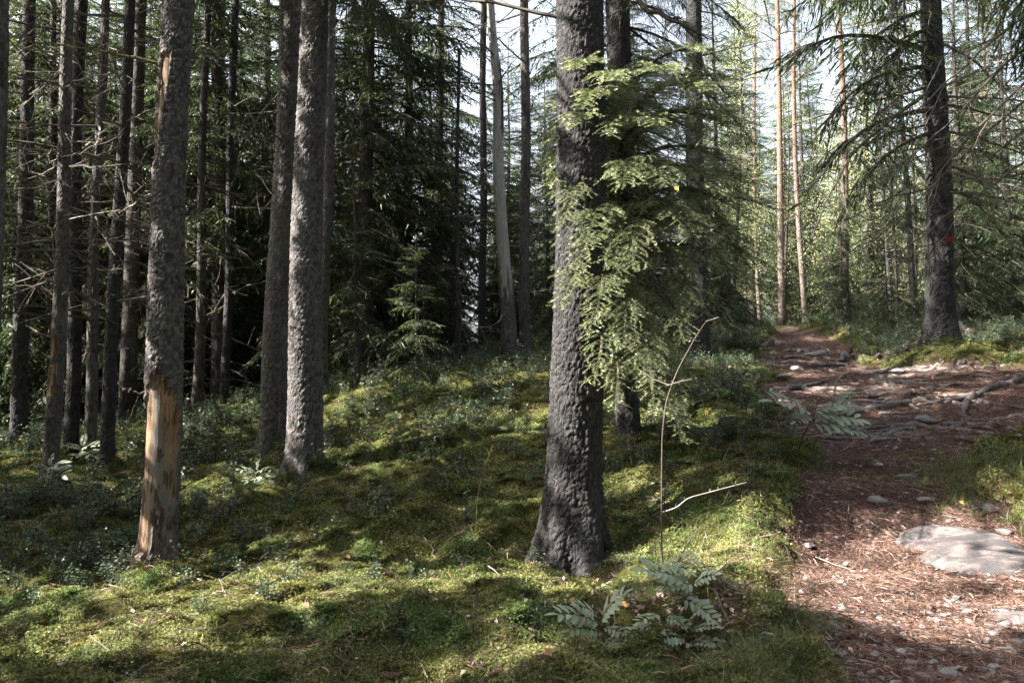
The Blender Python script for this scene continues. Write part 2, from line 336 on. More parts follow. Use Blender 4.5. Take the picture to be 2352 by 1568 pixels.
# mounds: (px, py, distance, height, radius x, radius y, turn in degrees)
mound_px = [(360, 1320, 5.9, .10, .42, .30, 20), (250, 1390, 5.2, .08, .5, .22, 25), (700, 1110, 8.4, .16, .5, .5, 0), (660, 1150, 7.6, .06, .4, .4, 0), (630, 1035, 10.4, .1, .4, .4, 0),
            (1280, 1350, 5.6, .06, .55, .4, 0), (1130, 1420, 4.9, .11, .5, .22, 30), (960, 1240, 6.4, .12, .5, .25, 35), (1080, 1230, 6.2, .10, .3, .3, 0),
            (1650, 1180, 6.2, .20, .55, .45, 20), (1180, 1480, 4.2, .09, .45, .25, 10), (900, 1500, 4.0, .07, .4, .3, 0), (540, 1110, 8.0, .16, .4, .3, 0),
            (860, 1040, 9.0, .14, .8, .3, 20), (1050, 1000, 9.5, .10, .5, .4, 0), (1850, 1440, 4.0, .10, .3, .22, 30), (1600, 850, 13.6, .12, .6, .4, 0), (2165, 805, 12.3, .12, .7, .5, 0),
            (2300, 800, 12.2, .22, .9, .6, 0), (2200, 835, 11.7, .12, .8, .35, 0), (1600, 1110, 7.2, .12, .5, .3, 15), (330, 1480, 4.4, .07, .5, .25, 15), (1000, 1330, 5.5, .06, .4, .2, 20), (1560, 800, 16, .2, 1, .5, 0)]
MOUNDS = []
for (a, b, d, h, rx, ry, an) in mound_px:
    w0 = P(a, b, d); MOUNDS.append((w0[0], w0[1], h, rx, ry, R(an)))
def height(x, y):
    x = np.asarray(x, float); y = np.asarray(y, float)
    z = rbf(x, y)
    for (mx, my, h, rx, ry, an) in MOUNDS:
        c, s = math.cos(an), math.sin(an); dx = x - mx; dy = y - my
        z = z + h * np.exp(-(((dx * c + dy * s) / rx) ** 2 + ((-dx * s + dy * c) / ry) ** 2))
    pm = pathmask(x, y)
    wx = x + 0.15 * perlin(x * 1.7, y * 1.7); wy = y + 0.15 * perlin(x * 1.7 + 50, y * 1.7)
    cush = 0.31 * (0.4 - np.abs(perlin(wx * 1.25 + 3, wy * 1.7))) + 0.11 * (0.4 - np.abs(perlin(wx * 3.6, wy * 4.2 + 7))) + 0.02 * fbm(wx * 9, wy * 9, 2)
    pb = (.05 + .05 * sstep(6.5, 8, y)) * (.5 - 2.2 * np.abs(perlin(wx * 0.45, wy * 1.5))) + 0.02 * perlin(wx * 0.9, wy * 2.6) + 0.018 * fbm(wx * 5, wy * 7, 3)
    edge = 0.06 * pm
    return z + cush * (1 - pm) + pb * pm - edge
def gz(x, y): return float(height(np.array([x]), np.array([y]))[0])
def ground_at(px, py):
    """World point on the ground seen at (px, py)."""
    ds = np.geomspace(2.2, 70, 500)
    u = (px - 1176) / FPX; v = -(py - 784) / FPX; yy = CP - v * SP; zz = SP + v * CP
    pts = EYE[None] + np.array([u, yy, zz])[None] * (ds / yy)[:, None]
    h = height(pts[:, 0], pts[:, 1]); below = np.nonzero(pts[:, 2] < h)[0]
    if len(below) == 0: return pts[-1]
    k = below[0]
    if k == 0: return np.array([pts[0, 0], pts[0, 1], h[0]])
    f = (pts[k - 1, 2] - h[k - 1]) / ((pts[k - 1, 2] - h[k - 1]) - (pts[k, 2] - h[k]))
    p = pts[k - 1] * (1 - f) + pts[k] * f
    p[2] = gz(p[0], p[1]); return p
def normals(x, y, e=0.03):
    dx = (height(x + e, y) - height(x - e, y)) / (2 * e); dy = (height(x, y + e) - height(x, y - e)) / (2 * e)
    return unit(np.stack([-dx, -dy, np.ones_like(dx)], -1))

for _rnd in range(3):
    for (a, b, d) in [(353, 1308, 6.0), (698, 1088, 8.5), (627, 1032, 10.5), (1318, 1330, 5.8), (1608, 835, 14), (2163, 800, 12.6), (116, 1118, 8.5), (160, 1065, 10), (205, 1062, 10), (244, 1078, 9.5), (42, 1045, 12), (516, 945, 14), (1172, 830, 15), (1206, 812, 16.5), (1442, 1000, 8.2), (1051, 850, 14.5), (1850, 1100, 6.6), (2200, 1260, 5.25), (1650, 1300, 5.0), (1000, 1350, 5.6), (600, 1300, 6.1), (2000, 1400, 4.35), (1500, 1500, 3.75), (2250, 1060, 6.8), (1900, 900, 10.6), (2300, 800, 12.4), (2352, 870, 10)]:
        w0 = P(a, b, d); MOUNDS.append((w0[0], w0[1], float(w0[2] - gz(w0[0], w0[1])) * (1.0 if d < 20 else .7), .09 * d, .10 * d, 0.0))
gxs = np.concatenate([-np.geomspace(5.2, 170, 50)[::-1], np.arange(-5.1, 7.6, 0.065), np.geomspace(7.66, 170, 60)])
gys = np.concatenate([-np.geomspace(1.0, 90, 18)[::-1], np.linspace(-0.8, 2.4, 12), np.arange(2.45, 9.5, 0.06), np.arange(9.5, 15, .09), np.geomspace(15.1, 260, 105)])
GX, GY = np.meshgrid(gxs, gys)
GZ = height(GX.ravel(), GY.ravel()).reshape(GX.shape)
nx, ny = len(gxs), len(gys)
ii, jj = np.meshgrid(np.arange(nx - 1), np.arange(ny - 1)); q = (jj * nx + ii).ravel()
T = np.concatenate([np.stack([q, q + 1, q + nx + 1], -1), np.stack([q, q + nx + 1, q + nx], -1)])
GV = np.stack([GX.ravel(), GY.ravel(), GZ.ravel()], -1)
me = make_mesh('forest_ground', GV, T, np.full(len(GV), .5), np.zeros(len(T), int), [M['ground']], True, {'path': pathmask(GV[:, 0], GV[:, 1])})
tag(link('forest_ground', me), kind='structure')

# ------------------------------------------------------------------ scattering (one object per kind of ground cover)
def scatter(name, protos, mats, pts, nrm, scl, label, tilt=0.5, sink=0.0, zrot=None, smooth=False, cat=None):
    """protos: list of MB; every loose point carries one of them (points and patterns live in one mesh)."""
    b = MB(); pid = []
    for k, p in enumerate(protos):
        V, T_, A, Mi = p.arrays(); b.add(V, T_, A, Mi); pid.append(np.full(len(V), k))
    V, T_, A, Mi = b.arrays(); pid = np.concatenate(pid); nP = len(V); n = len(pts)
    V = np.vstack([V, pts - np.array([0, 0, sink])]); A = np.concatenate([A, np.zeros(n)])
    me = make_mesh(name, V, T_, A, Mi, mats, smooth)
    rots = np.zeros((nP + n, 3)); up = Vector((0, 0, 1))
    zr = RNG.uniform(0, 2 * math.pi, n) if zrot is None else zrot
    nn = unit(np.asarray(nrm) * tilt + np.array([0, 0, 1 - tilt]))
    for i in range(n):
        q = up.rotation_difference(Vector(nn[i])) @ Quaternion(up, zr[i]); rots[nP + i] = q.to_euler()
    a = me.attributes.new('rot', 'FLOAT_VECTOR', 'POINT'); a.data.foreach_set('vector', rots.astype(np.float32).ravel())
    a = me.attributes.new('scl', 'FLOAT', 'POINT'); a.data.foreach_set('value', np.concatenate([np.ones(nP), scl]).astype(np.float32))
    a = me.attributes.new('pid', 'INT', 'POINT'); a.data.foreach_set('value', np.concatenate([pid, RNG.integers(0, len(protos), n)]).astype(np.int32))
    a = me.attributes.new('isp', 'BOOLEAN', 'POINT'); a.data.foreach_set('value', np.concatenate([np.zeros(nP, bool), np.ones(n, bool)]))
    o = link(name, me)
    ng = bpy.data.node_groups.new(name + '_spread', 'GeometryNodeTree')
    ng.interface.new_socket('Geometry', in_out='INPUT', socket_type='NodeSocketGeometry')
    ng.interface.new_socket('Geometry', in_out='OUTPUT', socket_type='NodeSocketGeometry')
    N = ng.nodes; L = ng.links
    gi = N.new('NodeGroupInput'); go = N.new('NodeGroupOutput')
    def na(nm, ty):
        x = N.new('GeometryNodeInputNamedAttribute'); x.data_type = ty; x.inputs[0].default_value = nm
        return [s for s in x.outputs if s.name == 'Attribute' and s.enabled][0]
    sp = N.new('GeometryNodeSeparateGeometry'); sp.domain = 'POINT'
    L.new(gi.outputs[0], sp.inputs[0]); L.new(na('isp', 'BOOLEAN'), sp.inputs[1])
    si = N.new('GeometryNodeSplitToInstances'); si.domain = 'POINT'
    L.new(sp.outputs[1], si.inputs[0]); L.new(na('pid', 'INT'), si.inputs['Group ID'])
    ip = N.new('GeometryNodeInstanceOnPoints')
    L.new(sp.outputs[0], ip.inputs['Points']); L.new(si.outputs[0], ip.inputs['Instance']); ip.inputs['Pick Instance'].default_value = True
    L.new(na('pid', 'INT'), ip.inputs['Instance Index'])
    L.new(na('rot', 'FLOAT_VECTOR'), ip.inputs['Rotation']); L.new(na('scl', 'FLOAT'), ip.inputs['Scale'])
    L.new(ip.outputs[0], go.inputs[0])
    md = o.modifiers.new('spread', 'NODES'); md.node_group = ng
    tag(o, label, cat, kind='stuff')
    return o
def view_points(n, ymin, ymax, power, margin=1.2):
    yy = np.linspace(ymin, ymax, 2000); w = (1.29 * yy + 2 * margin) * yy ** (-power); c = np.cumsum(w); c /= c[-1]
    y = np.interp(RNG.random(n), c, yy); x = RNG.uniform(-1, 1, n) * (0.645 * y + margin)
    return x, y
def put(x, y):
    return np.stack([x, y, height(x, y)], -1)

# ------------------------------------------------------------------ bark trunks
def levels(H, fine_to, dz):
    a = np.arange(-0.35, fine_to, dz); b = np.linspace(fine_to, H, 14); return np.concatenate([a, b])
def trunk_mesh(name, H, fine_to, rfun, axis, nu, dz, mat, amp=0.006, cw=0.03, ch=0.045, flare=0.08, lobes=5, strip=None, seed=0, ribs=0.0, flare_h=0.16, rag=1.0):
    zs = levels(H, fine_to, dz); th = np.arange(nu) / nu * 2 * math.pi
    TH, Z = np.meshgrid(th, zs)
    r = rfun(Z)
    r = r + flare * np.exp(-np.maximum(Z, -0.3) / flare_h) * (0.75 + 0.45 * np.cos(lobes * TH + seed) + 0.25 * np.cos(3 * TH + seed * 2))
    r = r * (1 + 0.02 * perlin(TH * 1.2 + seed, Z * 2.0) * np.sin(TH / 2) ** 2)
    rm = float(rfun(np.array([1.0]))[0])
    pu = max(6, int(round(2 * math.pi * rm / cw)))
    U = TH / (2 * math.pi) * pu
    wob = 0.35 * perlin(TH * 3 + seed * 7, Z * 14) + 0.25 * perlin(TH * 9, Z * 30)
    f1, f2, rr, du, dv = cells(U + wob * np.sin(TH / 2) ** 2, Z / ch + wob, pu, seed)
    plate = sstep(0.02, 0.22, f2 - f1)
    d = amp * (plate * (0.5 + 0.9 * rr) + (0.9 * rr - 0.2) * plate * (-dv) * 0.9) + amp * 0.35 * perlin(U * 2.2, Z * 60) - amp * 0.5
    if ribs: d = d + ribs * (np.abs(perlin(TH / (2 * math.pi) * 22 + 0.6 * perlin(TH, Z * 3), Z * 1.6 + seed)) - 0.25)
    st = np.zeros_like(Z)
    if strip is not None:
        st = strip(TH, Z)
        wd = -amp * 1.7 + 0.0018 * perlin(TH * 20, Z * 2.5) + 0.001 * perlin(TH * 50, Z * 8)
        lip = amp * 0.8 * np.exp(-((st - 0.25) / 0.2) ** 2)
        d = d * (1 - st) + wd * st + lip
    r = r + d * rag
    ax, ay = axis(Z)
    V = np.stack([ax + r * np.cos(TH), ay + r * np.sin(TH), Z], -1).reshape(-1, 3)
    n = len(zs); i = np.arange(n - 1)[:, None] * nu; j = np.arange(nu)[None]; j2 = (j + 1) % nu
    T_ = np.concatenate([np.stack([i + j, i + j2, i + nu + j2], -1).reshape(-1, 3), np.stack([i + j, i + nu + j2, i + nu + j], -1).reshape(-1, 3)])
    return make_mesh(name, V, T_, rr.ravel(), np.zeros(len(T_), int), [mat], True, {'strip': st.ravel()})

# ------------------------------------------------------------------ boughs
def bough(root, tip, arch=0.12, sec_gap=0.07, sec_len=0.45, tert_gap=0.04, tert_len=0.11, hang=0.6, start=0.12, rng=RNG, lat_z=0.0):
    root = np.asarray(root, float); tip = np.asarray(tip, float); ax = tip - root; L = np.linalg.norm(ax); f = ax / L
    lat = np.cross(f, [0, 0, 1.0]); lat = lat / max(np.linalg.norm(lat), 1e-6)
    def A(s): s = np.asarray(s)[..., None]; return root + ax * s + np.array([0, 0, 1.0]) * (arch * L * 4 * s * (1 - s)) + lat * (0.03 * L * np.sin(s * 5))
    n = max(6, int(L / sec_gap)); s = np.linspace(start, 0.985, n) + rng.uniform(-.3, .3, n) / n * 0.8
    s = np.clip(np.repeat(s, 2), .02, .995); side = np.tile([1.0, -1.0], n)
    S = A(s); prof = np.clip(1.15 * (1 - s) ** 0.65, 0.12, 1) * np.clip(0.35 + 2.2 * (s - start), 0.3, 1)
    ln = sec_len * prof * rng.uniform(0.55, 1.2, len(s))
    ang = np.radians(rng.uniform(40, 70, len(s))) * (1 - 0.45 * s)
    d0 = unit(f[None] * np.cos(ang)[:, None] + lat[None] * (side * np.sin(ang))[:, None] + np.array([0, 0, 1.0])[None] * (lat_z + rng.normal(0, .10, len(s)))[:, None])
    hg = hang * rng.uniform(0.5, 1.4, len(s)) * (1 - 0.55 * s)
    def Q(i, t): t = np.asarray(t); return S[i] + d0[i] * (ln[i] * t)[..., None] + np.array([0, 0, -1.0]) * (ln[i] * hg[i] * t * t)[..., None]
    cnt = np.maximum(2, (ln / tert_gap).astype(int))
    idx = np.repeat(np.arange(len(s)), cnt)
    t = np.concatenate([np.linspace(0.1, 1.0, c) for c in cnt])
    B = Q(idx, t); tan = unit(d0[idx] + np.array([0, 0, -2.0]) * (hg[idx] * t)[:, None])
    ls = unit(np.cross(tan, [0, 0, 1.0])); sg = np.where(rng.random(len(t)) < .5, -1.0, 1.0)
    td = unit(tan * 0.85 + ls * (sg * rng.uniform(.3, .8, len(t)))[:, None] + np.array([0, 0, -1.0]) * (hang * rng.uniform(0, .9, len(t)))[:, None])
    tl = tert_len * rng.uniform(0.35, 1.75, len(t)) * (1.1 - 0.5 * t)
    end = B + td * tl[:, None]
    # the needles of the side shoots themselves, as three chained pieces
    qs = [Q(np.arange(len(s)), np.full(len(s), k / 3)) for k in range(4)]
    p0 = np.vstack([B] + qs[:3]); p1 = np.vstack([end] + qs[1:])
    fresh = np.concatenate([0.25 + 0.6 * t * rng.uniform(.5, 1, len(t)) * (0.6 + 0.4 * s[idx]), np.full(len(s), .15), np.full(len(s), .3), np.full(len(s), .45)])
    sa = np.linspace(0, 1, 9); mainp = A(sa)
    p0 = np.vstack([p0, mainp[4:-1]]); p1 = np.vstack([p1, mainp[5:]]); fresh = np.concatenate([fresh, np.full(4, .6)])
    return dict(p0=p0, p1=p1, fresh=np.clip(fresh, 0, 1), axis=mainp, L=L, sec=(qs, ln))
def blades(mb, p0, p1, w, tv, m=0, rng=RNG):
    """One thin leaf-shaped triangle per shoot."""
    d = unit(p1 - p0); rnd = unit(rng.normal(size=p0.shape)); n = unit(np.cross(d, rnd)) * (w * rng.uniform(.6, 1.4, len(p0)))[:, None]
    k = len(p0); mid = p0 + (p1 - p0) * 0.25
    V = np.stack([mid - n, mid + n, p1, p0], 1).reshape(-1, 3); b = np.arange(k)[:, None] * 4
    T_ = np.concatenate([b + [0, 1, 2], b + [1, 0, 3]])
    mb.add(V, T_, np.repeat(tv, 4), m)
def needles(mb, p0, p1, per_m, nl, nw, tv, m=0, rng=RNG):
    L = np.linalg.norm(p1 - p0, axis=1); c = np.maximum(2, (L * per_m).astype(int)); i = np.repeat(np.arange(len(p0)), c)
    t = rng.random(len(i)); d = unit(p1 - p0)[i]
    rad = unit(np.cross(d, rng.normal(size=d.shape)))
    rad[:, 2] = np.where(rad[:, 2] < -0.3, -rad[:, 2] * .6, rad[:, 2])
    dirn = unit(d * 0.75 + rad * 0.9); base = p0[i] + (p1 - p0)[i] * t[:, None]
    nn = unit(np.cross(dirn, rng.normal(size=d.shape))) * nw / 2
    tipv = base + dirn * (nl * rng.uniform(.7, 1.15, len(i)))[:, None]
    V = np.stack([base - nn, base + nn, tipv], 1).reshape(-1, 3)
    mb.add(V, np.arange(len(i) * 3).reshape(-1, 3), np.repeat(np.clip(tv[i] + rng.normal(0, .1, len(i)), 0, 1), 3), m)
def twig(mb, root, tip, r, rng=RNG, m=0, side=6, sag=0.08, tv=None, k=4, sub=True):
    """A bare branch with side twigs."""
    root = np.asarray(root, float); tip = np.asarray(tip, float); L = np.linalg.norm(tip - root)
    s = np.linspace(0, 1, 9)[:, None]; j = rng.normal(0, .018 * L, (9, 3)) * s * (1.2 - s)
    pts = root + (tip - root) * s + j - np.array([0, 0, 1.0]) * sag * L * (s * s - s)* -1
    tvv = rng.uniform(.2, .9) if tv is None else tv
    mb.tube(pts, np.linspace(r, r * .25, 9), k, tvv, m, cap=False)
    f = (tip - root) / L
    for _ in range(side):
        a = rng.integers(2, 8); b = pts[a]; d = unit(f * rng.uniform(.4, 1) + rng.normal(0, .55, 3) + np.array([0, 0, -.15])); l = L * rng.uniform(.12, .38)
        q = b + d * l * np.linspace(0, 1, 4)[:, None] + rng.normal(0, .02 * l, (4, 3)) + np.array([0, 0, -.1]) * l * (np.linspace(0, 1, 4) ** 2)[:, None]
        mb.tube(q, np.linspace(r * .45, r * .12, 4), 3, tvv, m, cap=False)
        if sub:
            for _ in range(2):
                e = q[rng.integers(1, 4)]; dd = unit(d + rng.normal(0, .7, 3)); mb.tube(np.stack([e, e + dd * l * .35]), [r * .2, r * .08], 3, tvv, m, cap=False)

# crown templates: boughs of several lengths, as plain arrays
def template(L, dens, w, hang, sec, seed):
    rng = np.random.default_rng(seed); b = MB()
    g = bough((0, 0, 0), (L, 0, 0), 0.06, 0.085 / dens, sec, 0.062 / dens, 0.15, hang, 0.15, rng)
    blades(b, g['p0'], g['p1'], w, g['fresh'] * rng.uniform(.6, 1), 0, rng)
    b.tube(g['axis'], np.linspace(0.012 * L + .004, .004, 9), 3, .3, 1, cap=False)
    return b.arrays()
TPL = {s: [template(L, dens, w, hg, sc, 40 + i * 7 + k) for k, hg in enumerate((.5, .95, .7))] for i, (s, L, dens, w, sc) in
       enumerate([('s', 0.8, 1.05, .0115, .28), ('m', 1.5, 1.0, .013, .42), ('l', 2.4, .9, .0145, .55)])}
TPLC = [template(1.7, .33, .085, .8, .6, 90 + k) for k in range(4)]       # light boughs for crowns high above the picture
def place(mb, arr, pos, az, pitch, scale, roll=0.0, dim=1.0):
    V, T_, A, Mi = arr
    cp, sp = math.cos(pitch), math.sin(pitch); ca, sa = math.cos(az), math.sin(az); cr, sr = math.cos(roll), math.sin(roll)
    X = V * scale
    y = X[:, 1] * cr - X[:, 2] * sr; z = X[:, 1] * sr + X[:, 2] * cr; x = X[:, 0]
    x2 = x * cp - z * sp; z2 = x * sp + z * cp
    V2 = np.stack([x2 * ca - y * sa, x2 * sa + y * ca, z2], -1) + pos
    mb.add(V2, T_, np.clip(A * dim, 0, 1), Mi)
def spruce_arrays(H, base, wmax, nb, seed, r0, dead=18, thin=0.0):
    rng = np.random.default_rng(seed); cr = MB(); dd = MB(); tr = MB()
    lean = rng.normal(0, .012, 2)
    zs = np.linspace(-.4, H, 16); rr = r0 * (1 - zs / H).clip(0.03) ** .8; rr[0] *= 1.5; rr[1] *= 1.05
    tr.tube(np.stack([lean[0] * zs + .03 * np.sin(zs), lean[1] * zs, zs], -1), rr, 10, .5, 0)
    hs = base + (H - base) * np.sort(rng.random(nb) ** 1.15)
    for h in hs:
        f = (h - base) / (H - base)
        Lh = (wmax * (1 - f) ** .75 * min(1, .55 + 2.2 * f) + .18) * rng.uniform(.65, 1.15)
        if rng.random() < thin: continue
        pitch = R(-28 + 48 * f ** 1.3 + rng.normal(0, 7))
        key = 's' if Lh < 1.0 else ('m' if Lh < 1.9 else 'l'); L0 = dict(s=.8, m=1.5, l=2.4)[key]
        place(cr, TPL[key][rng.integers(3)], np.array([lean[0] * h, lean[1] * h, h]), rng.uniform(0, 6.283), pitch, Lh / L0, rng.normal(0, .15), rng.uniform(.5, 1.25))
    for _ in range(dead):
        h = rng.uniform(.5, base + 1.5); a = rng.uniform(0, 6.283); L = rng.uniform(.4, 1.5) * wmax * .6
        d = np.array([math.cos(a), math.sin(a), rng.uniform(-.5, .05)])
        twig(dd, np.array([lean[0] * h, lean[1] * h, h]), np.array([lean[0] * h, lean[1] * h, h]) + d * L, .012, rng, 0, 4, .05, None, 3, False)
    return tr, cr, dd
LIB = {}
def lib(key, H, base, wmax, nb, seed, r0, dead, thin=0.0, bark='bark_far', nm='needle'):
    tr, cr, dd = spruce_arrays(H, base, wmax, nb, seed, r0, dead, thin)
    LIB[key] = (tr.mesh(key + '_trunk', [M[bark]], True), cr.mesh(key + '_crown', [M[nm], M['dead']]), dd.mesh(key + '_dead', [M['dead']]) if dead else None)
lib('full', 17, .8, 2.4, 260, 1, .16, 10)
lib('full2', 13, .4, 2.1, 240, 2, .12, 8)
lib('mid', 18, 3.4, 2.2, 175, 3, .17, 34, .12)
lib('tall', 20, 7.5, 2.0, 110, 4, .17, 46, .12)
lib('slim', 15, 3.0, 1.25, 110, 5, .09, 34)
lib('young', 4.2, .25, 1.0, 70, 6, .035, 0)
lib('young2', 2.6, .15, .75, 46, 8, .025, 0)
# pine: bare orange stem, loose crown near the top
def pine_lib(key, seed, H=19):
    rng = np.random.default_rng(seed); tr = MB(); cr = MB(); dd = MB()
    zs = np.linspace(-.4, H, 20); cx = .25 * np.sin(zs * .25 + seed); cy = .15 * np.sin(zs * .3)
    rr = .17 * (1 - zs / H).clip(.05) ** .6; rr[0] *= 1.4
    tr.tube(np.stack([cx, cy, zs], -1), rr, 12, .5, 0)
    for _ in range(46):
        h = rng.uniform(H * .5, H); a = rng.uniform(0, 6.283); L = rng.uniform(.8, 2.2) * (1.15 - (h / H - .5)); d = np.array([math.cos(a), math.sin(a), rng.uniform(0, .5)])
        x0 = np.array([np.interp(h, zs, cx), np.interp(h, zs, cy), h]); e = x0 + d * L
        tr.tube(np.linspace(x0, e, 4) + np.array([0, 0, .1]) * np.array([0, 1, 1, 0])[:, None], [.03, .022, .014, .006], 4, .5, 0, cap=False)
        for c in range(9):
            p = x0 + d * L * rng.uniform(.45, 1.1) + rng.normal(0, .22, 3); k = 26
            dirs = unit(rng.normal(size=(k, 3)) + [0, 0, .5]); b0 = p + rng.normal(0, .06, (k, 3))
            blades(cr, b0, b0 + dirs * rng.uniform(.08, .16, k)[:, None], .010, rng.uniform(.1, 1, k), 0, rng)
    for _ in range(14):
        h = rng.uniform(2, H * .5); a = rng.uniform(0, 6.283); x0 = np.array([np.interp(h, zs, cx), np.interp(h, zs, cy), h])
        twig(dd, x0, x0 + np.array([math.cos(a), math.sin(a), -.2]) * rng.uniform(.3, 1.2), .012, rng, 0, 4, .05, None, 3, False)
    LIB[key] = (tr.mesh(key + '_trunk', [M['bark_pine']], True), cr.mesh(key + '_crown', [M['pine_needle'], M['dead']]), dd.mesh(key + '_dead', [M['dead']]))
pine_lib('pine', 3); pine_lib('pine2', 9, 17)

def birch_lib(key, seed, H=8.0):
    rng = np.random.default_rng(seed); tr = MB(); cr = MB()
    zs = np.linspace(-.3, H, 12); cx = .2 * np.sin(zs * .5 + seed); tr.tube(np.stack([cx, 0 * zs, zs], -1), .06 * (1 - zs / H).clip(.06), 7, .5, 0)
    for _ in range(70):
        h = rng.uniform(.6, H); a = rng.uniform(0, 6.283); L = rng.uniform(.5, 1.9) * (1.1 - .7 * h / H); x0 = np.array([np.interp(h, zs, cx), 0, h]); e = x0 + np.array([math.cos(a), math.sin(a), rng.uniform(.1, .7)]) * L
        tr.tube(np.linspace(x0, e, 3), [.014, .009, .003], 3, .5, 0, cap=False); k = 60
        c = x0 + (e - x0) * rng.uniform(.25, 1.1, (k, 1)) + rng.normal(0, .16, (k, 3)); d = unit(rng.normal(size=(k, 3))); blades(cr, c, c + d * rng.uniform(.03, .06, k)[:, None], .016, rng.random(k), 0, rng)
    LIB[key] = (tr.mesh(key + '_trunk', [M['bark_far']], True), cr.mesh(key + '_crown', [M['leaf_sunlit']]), None)
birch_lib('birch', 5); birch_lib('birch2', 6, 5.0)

def tree_from_lib(key, name, label, cat, x, y, s=1.0, rz=0.0, group=None, lean=(0, 0), crown=True, width=None):
    t = thing(name, label, cat, (x, y, gz(x, y)), rz, group)
    t.rotation_euler = (lean[0], lean[1], rz); w = width if width else s
    t.scale = (w, w, s)
    tr, cr, dd = LIB[key]
    link('trunk', tr, t)
    if crown: tag(link('crown', cr, t), kind='stuff')
    if dd: tag(link('dead_branches', dd, t), kind='stuff')
    return t

# ------------------------------------------------------------------ light shafts: gaps cut in unseen crowns to place sun patches
LIT = []
def lit_ground(px, py, r, soft=0.35): LIT.append((ground_at(px, py), r, soft))
for a in [(350, 1440, .33), (470, 1500, .20), (510, 1120, .38), (560, 1115, .3), (900, 1035, .45), (800, 1060, .35), (1050, 990, .45),
          (1000, 1020, .3), (1080, 880, .5), (1180, 1500, .22), (1020, 1560, .14), (120, 1500, .14), (1250, 1460, .12), (1820, 1340, .28), (1900, 1330, .35), (2010, 1300, .33), (2150, 1280, .35), (2270, 1230, .38),
          (2130, 1390, .30), (1960, 1350, .3), (1880, 1400, .2), (2250, 1410, .33), (2340, 1400, .3), (2000, 1420, .30), (2200, 1470, .22), (2250, 1090, .40), (2340, 1110, .4), (2000, 995, .28), (1900, 900, .3), (2100, 1020, .2), (1900, 1060, .2),
          (1700, 850, .7), (1450, 1100, .25), (1650, 970, .3), (1500, 960, .3), (2240, 835, .8), (2100, 830, .5), (120, 980, .5), (60, 1090, .2), (1340, 1230, .16), (300, 1150, .2), (230, 1120, .2)]:
    lit_ground(*a)
for (px, py, d, r) in [(1320, 200, 5.3, .42), (1450, 230, 5.5, .4), (1560, 130, 5.6, .3), (1330, 330, 5.3, .28), (1330, 530, 5.2, .36), (1420, 620, 5.4, .32), (1360, 700, 5.2, .38), (1450, 760, 5.3, .4), (1430, 850, 5.2, .38), (1450, 930, 5.2, .3), (1600, 450, 5.8, .3),
                       (1540, 1000, 4.3, .14), (1570, 850, 4.3, .14), (1620, 1150, 4.3, .16), (2140, 180, 12.5, .3), (2150, 270, 12.5, .25), (2165, 330, 12.5, .2), (690, 620, 8.5, .14), (690, 750, 8.5, .14), (690, 300, 8.5, .15),
                       (1130, 200, 15, .4), (1145, 420, 15, .35), (1140, 60, 15, .4), (720, 200, 8.5, .1), (390, 200, 6, .14), (355, 660, 6, .1)]:
    LIT.append((P(px, py, d), r, .4))
LITP = np.array([l[0] for l in LIT]); LITR = np.array([l[1] for l in LIT])
LITW = np.array([3.0 if (p[2] > 1.2 and p[1] < 6) else (2.0 if p[0] > 1.3 and p[1] < 5.6 else 1.0) for p in LITP])
def shaft_keep(c, rng):
    """c: world positions. False where a piece would stand in one of the gaps the sun comes through."""
    keep = np.ones(len(c), bool)
    for p, r in zip(LITP, LITR):
        v = c - p; t = v @ SUN; dist = np.linalg.norm(v - t[:, None] * SUN, axis=1)
        rr = r * (.92 + .16 * rng.normal(size=len(c)))
        keep &= ~((dist < rr) & (t > 1.0) & (rng.random(len(c)) < .97))
    return keep
def high_crown(parent, base, z0, z1, n, wmax, seed, lx=0, ly=0, rmin=0.0):
    rng = np.random.default_rng(seed); cr = MB()
    for h in z0 + (z1 - z0) * np.sort(rng.random(n)):
        f = (h - z0) / (z1 - z0); L = (wmax * (1 - f) ** .7 + .25) * rng.uniform(.7, 1.15)
        place(cr, TPLC[rng.integers(4)], np.array([lx * h, ly * h, h]), rng.uniform(0, 6.283), R(-24 + 40 * f), L / 1.7, rng.normal(0, .2), 1)
    V, T_, A, Mi = cr.arrays(); c = V[T_].mean(1) + base
    k = shaft_keep(c, rng) | (Mi == 1)
    k &= ~((np.abs(c[:, 0]) < .72 * c[:, 1] + .6) & (c[:, 2] < 1.6 + .52 * c[:, 1] + .5) & (c[:, 1] > 0))
    if k.sum() == 0: return
    T_ = T_[k]; Mi = Mi[k]; used = np.unique(T_); mp = np.zeros(len(V), int); mp[used] = np.arange(len(used))
    o = link('crown', make_mesh('crown', V[used], mp[T_], A[used], Mi, [M['needle'], M['dead']]), parent); tag(o, kind='stuff')

# dead branch templates, each branch of a near tree is its own part
DEADM = []
for k in range(7):
    b = MB(); rng = np.random.default_rng(300 + k)
    twig(b, (0, 0, 0), (1, 0, rng.uniform(-.25, .12)), .011, rng, 0, 7, .06, None, 4); DEADM.append(b.mesh('dead_branch_shape', [M['dead']]))
def dead_branches(t, axis, rf, specs):
    for (z, az, L, tilt) in specs:
        ax, ay = axis(np.array([z])); r = float(rf(np.array([z]))[0]) * .8
        o = link('dead_branch', DEADM[RNG.integers(len(DEADM))], t)
        o.location = (float(ax[0]) + math.cos(az) * r, float(ay[0]) + math.sin(az) * r, z)
        o.rotation_euler = (RNG.uniform(0, 6.28), tilt, az); o.rotation_mode = 'XYZ'; o.scale = (L, L, L)

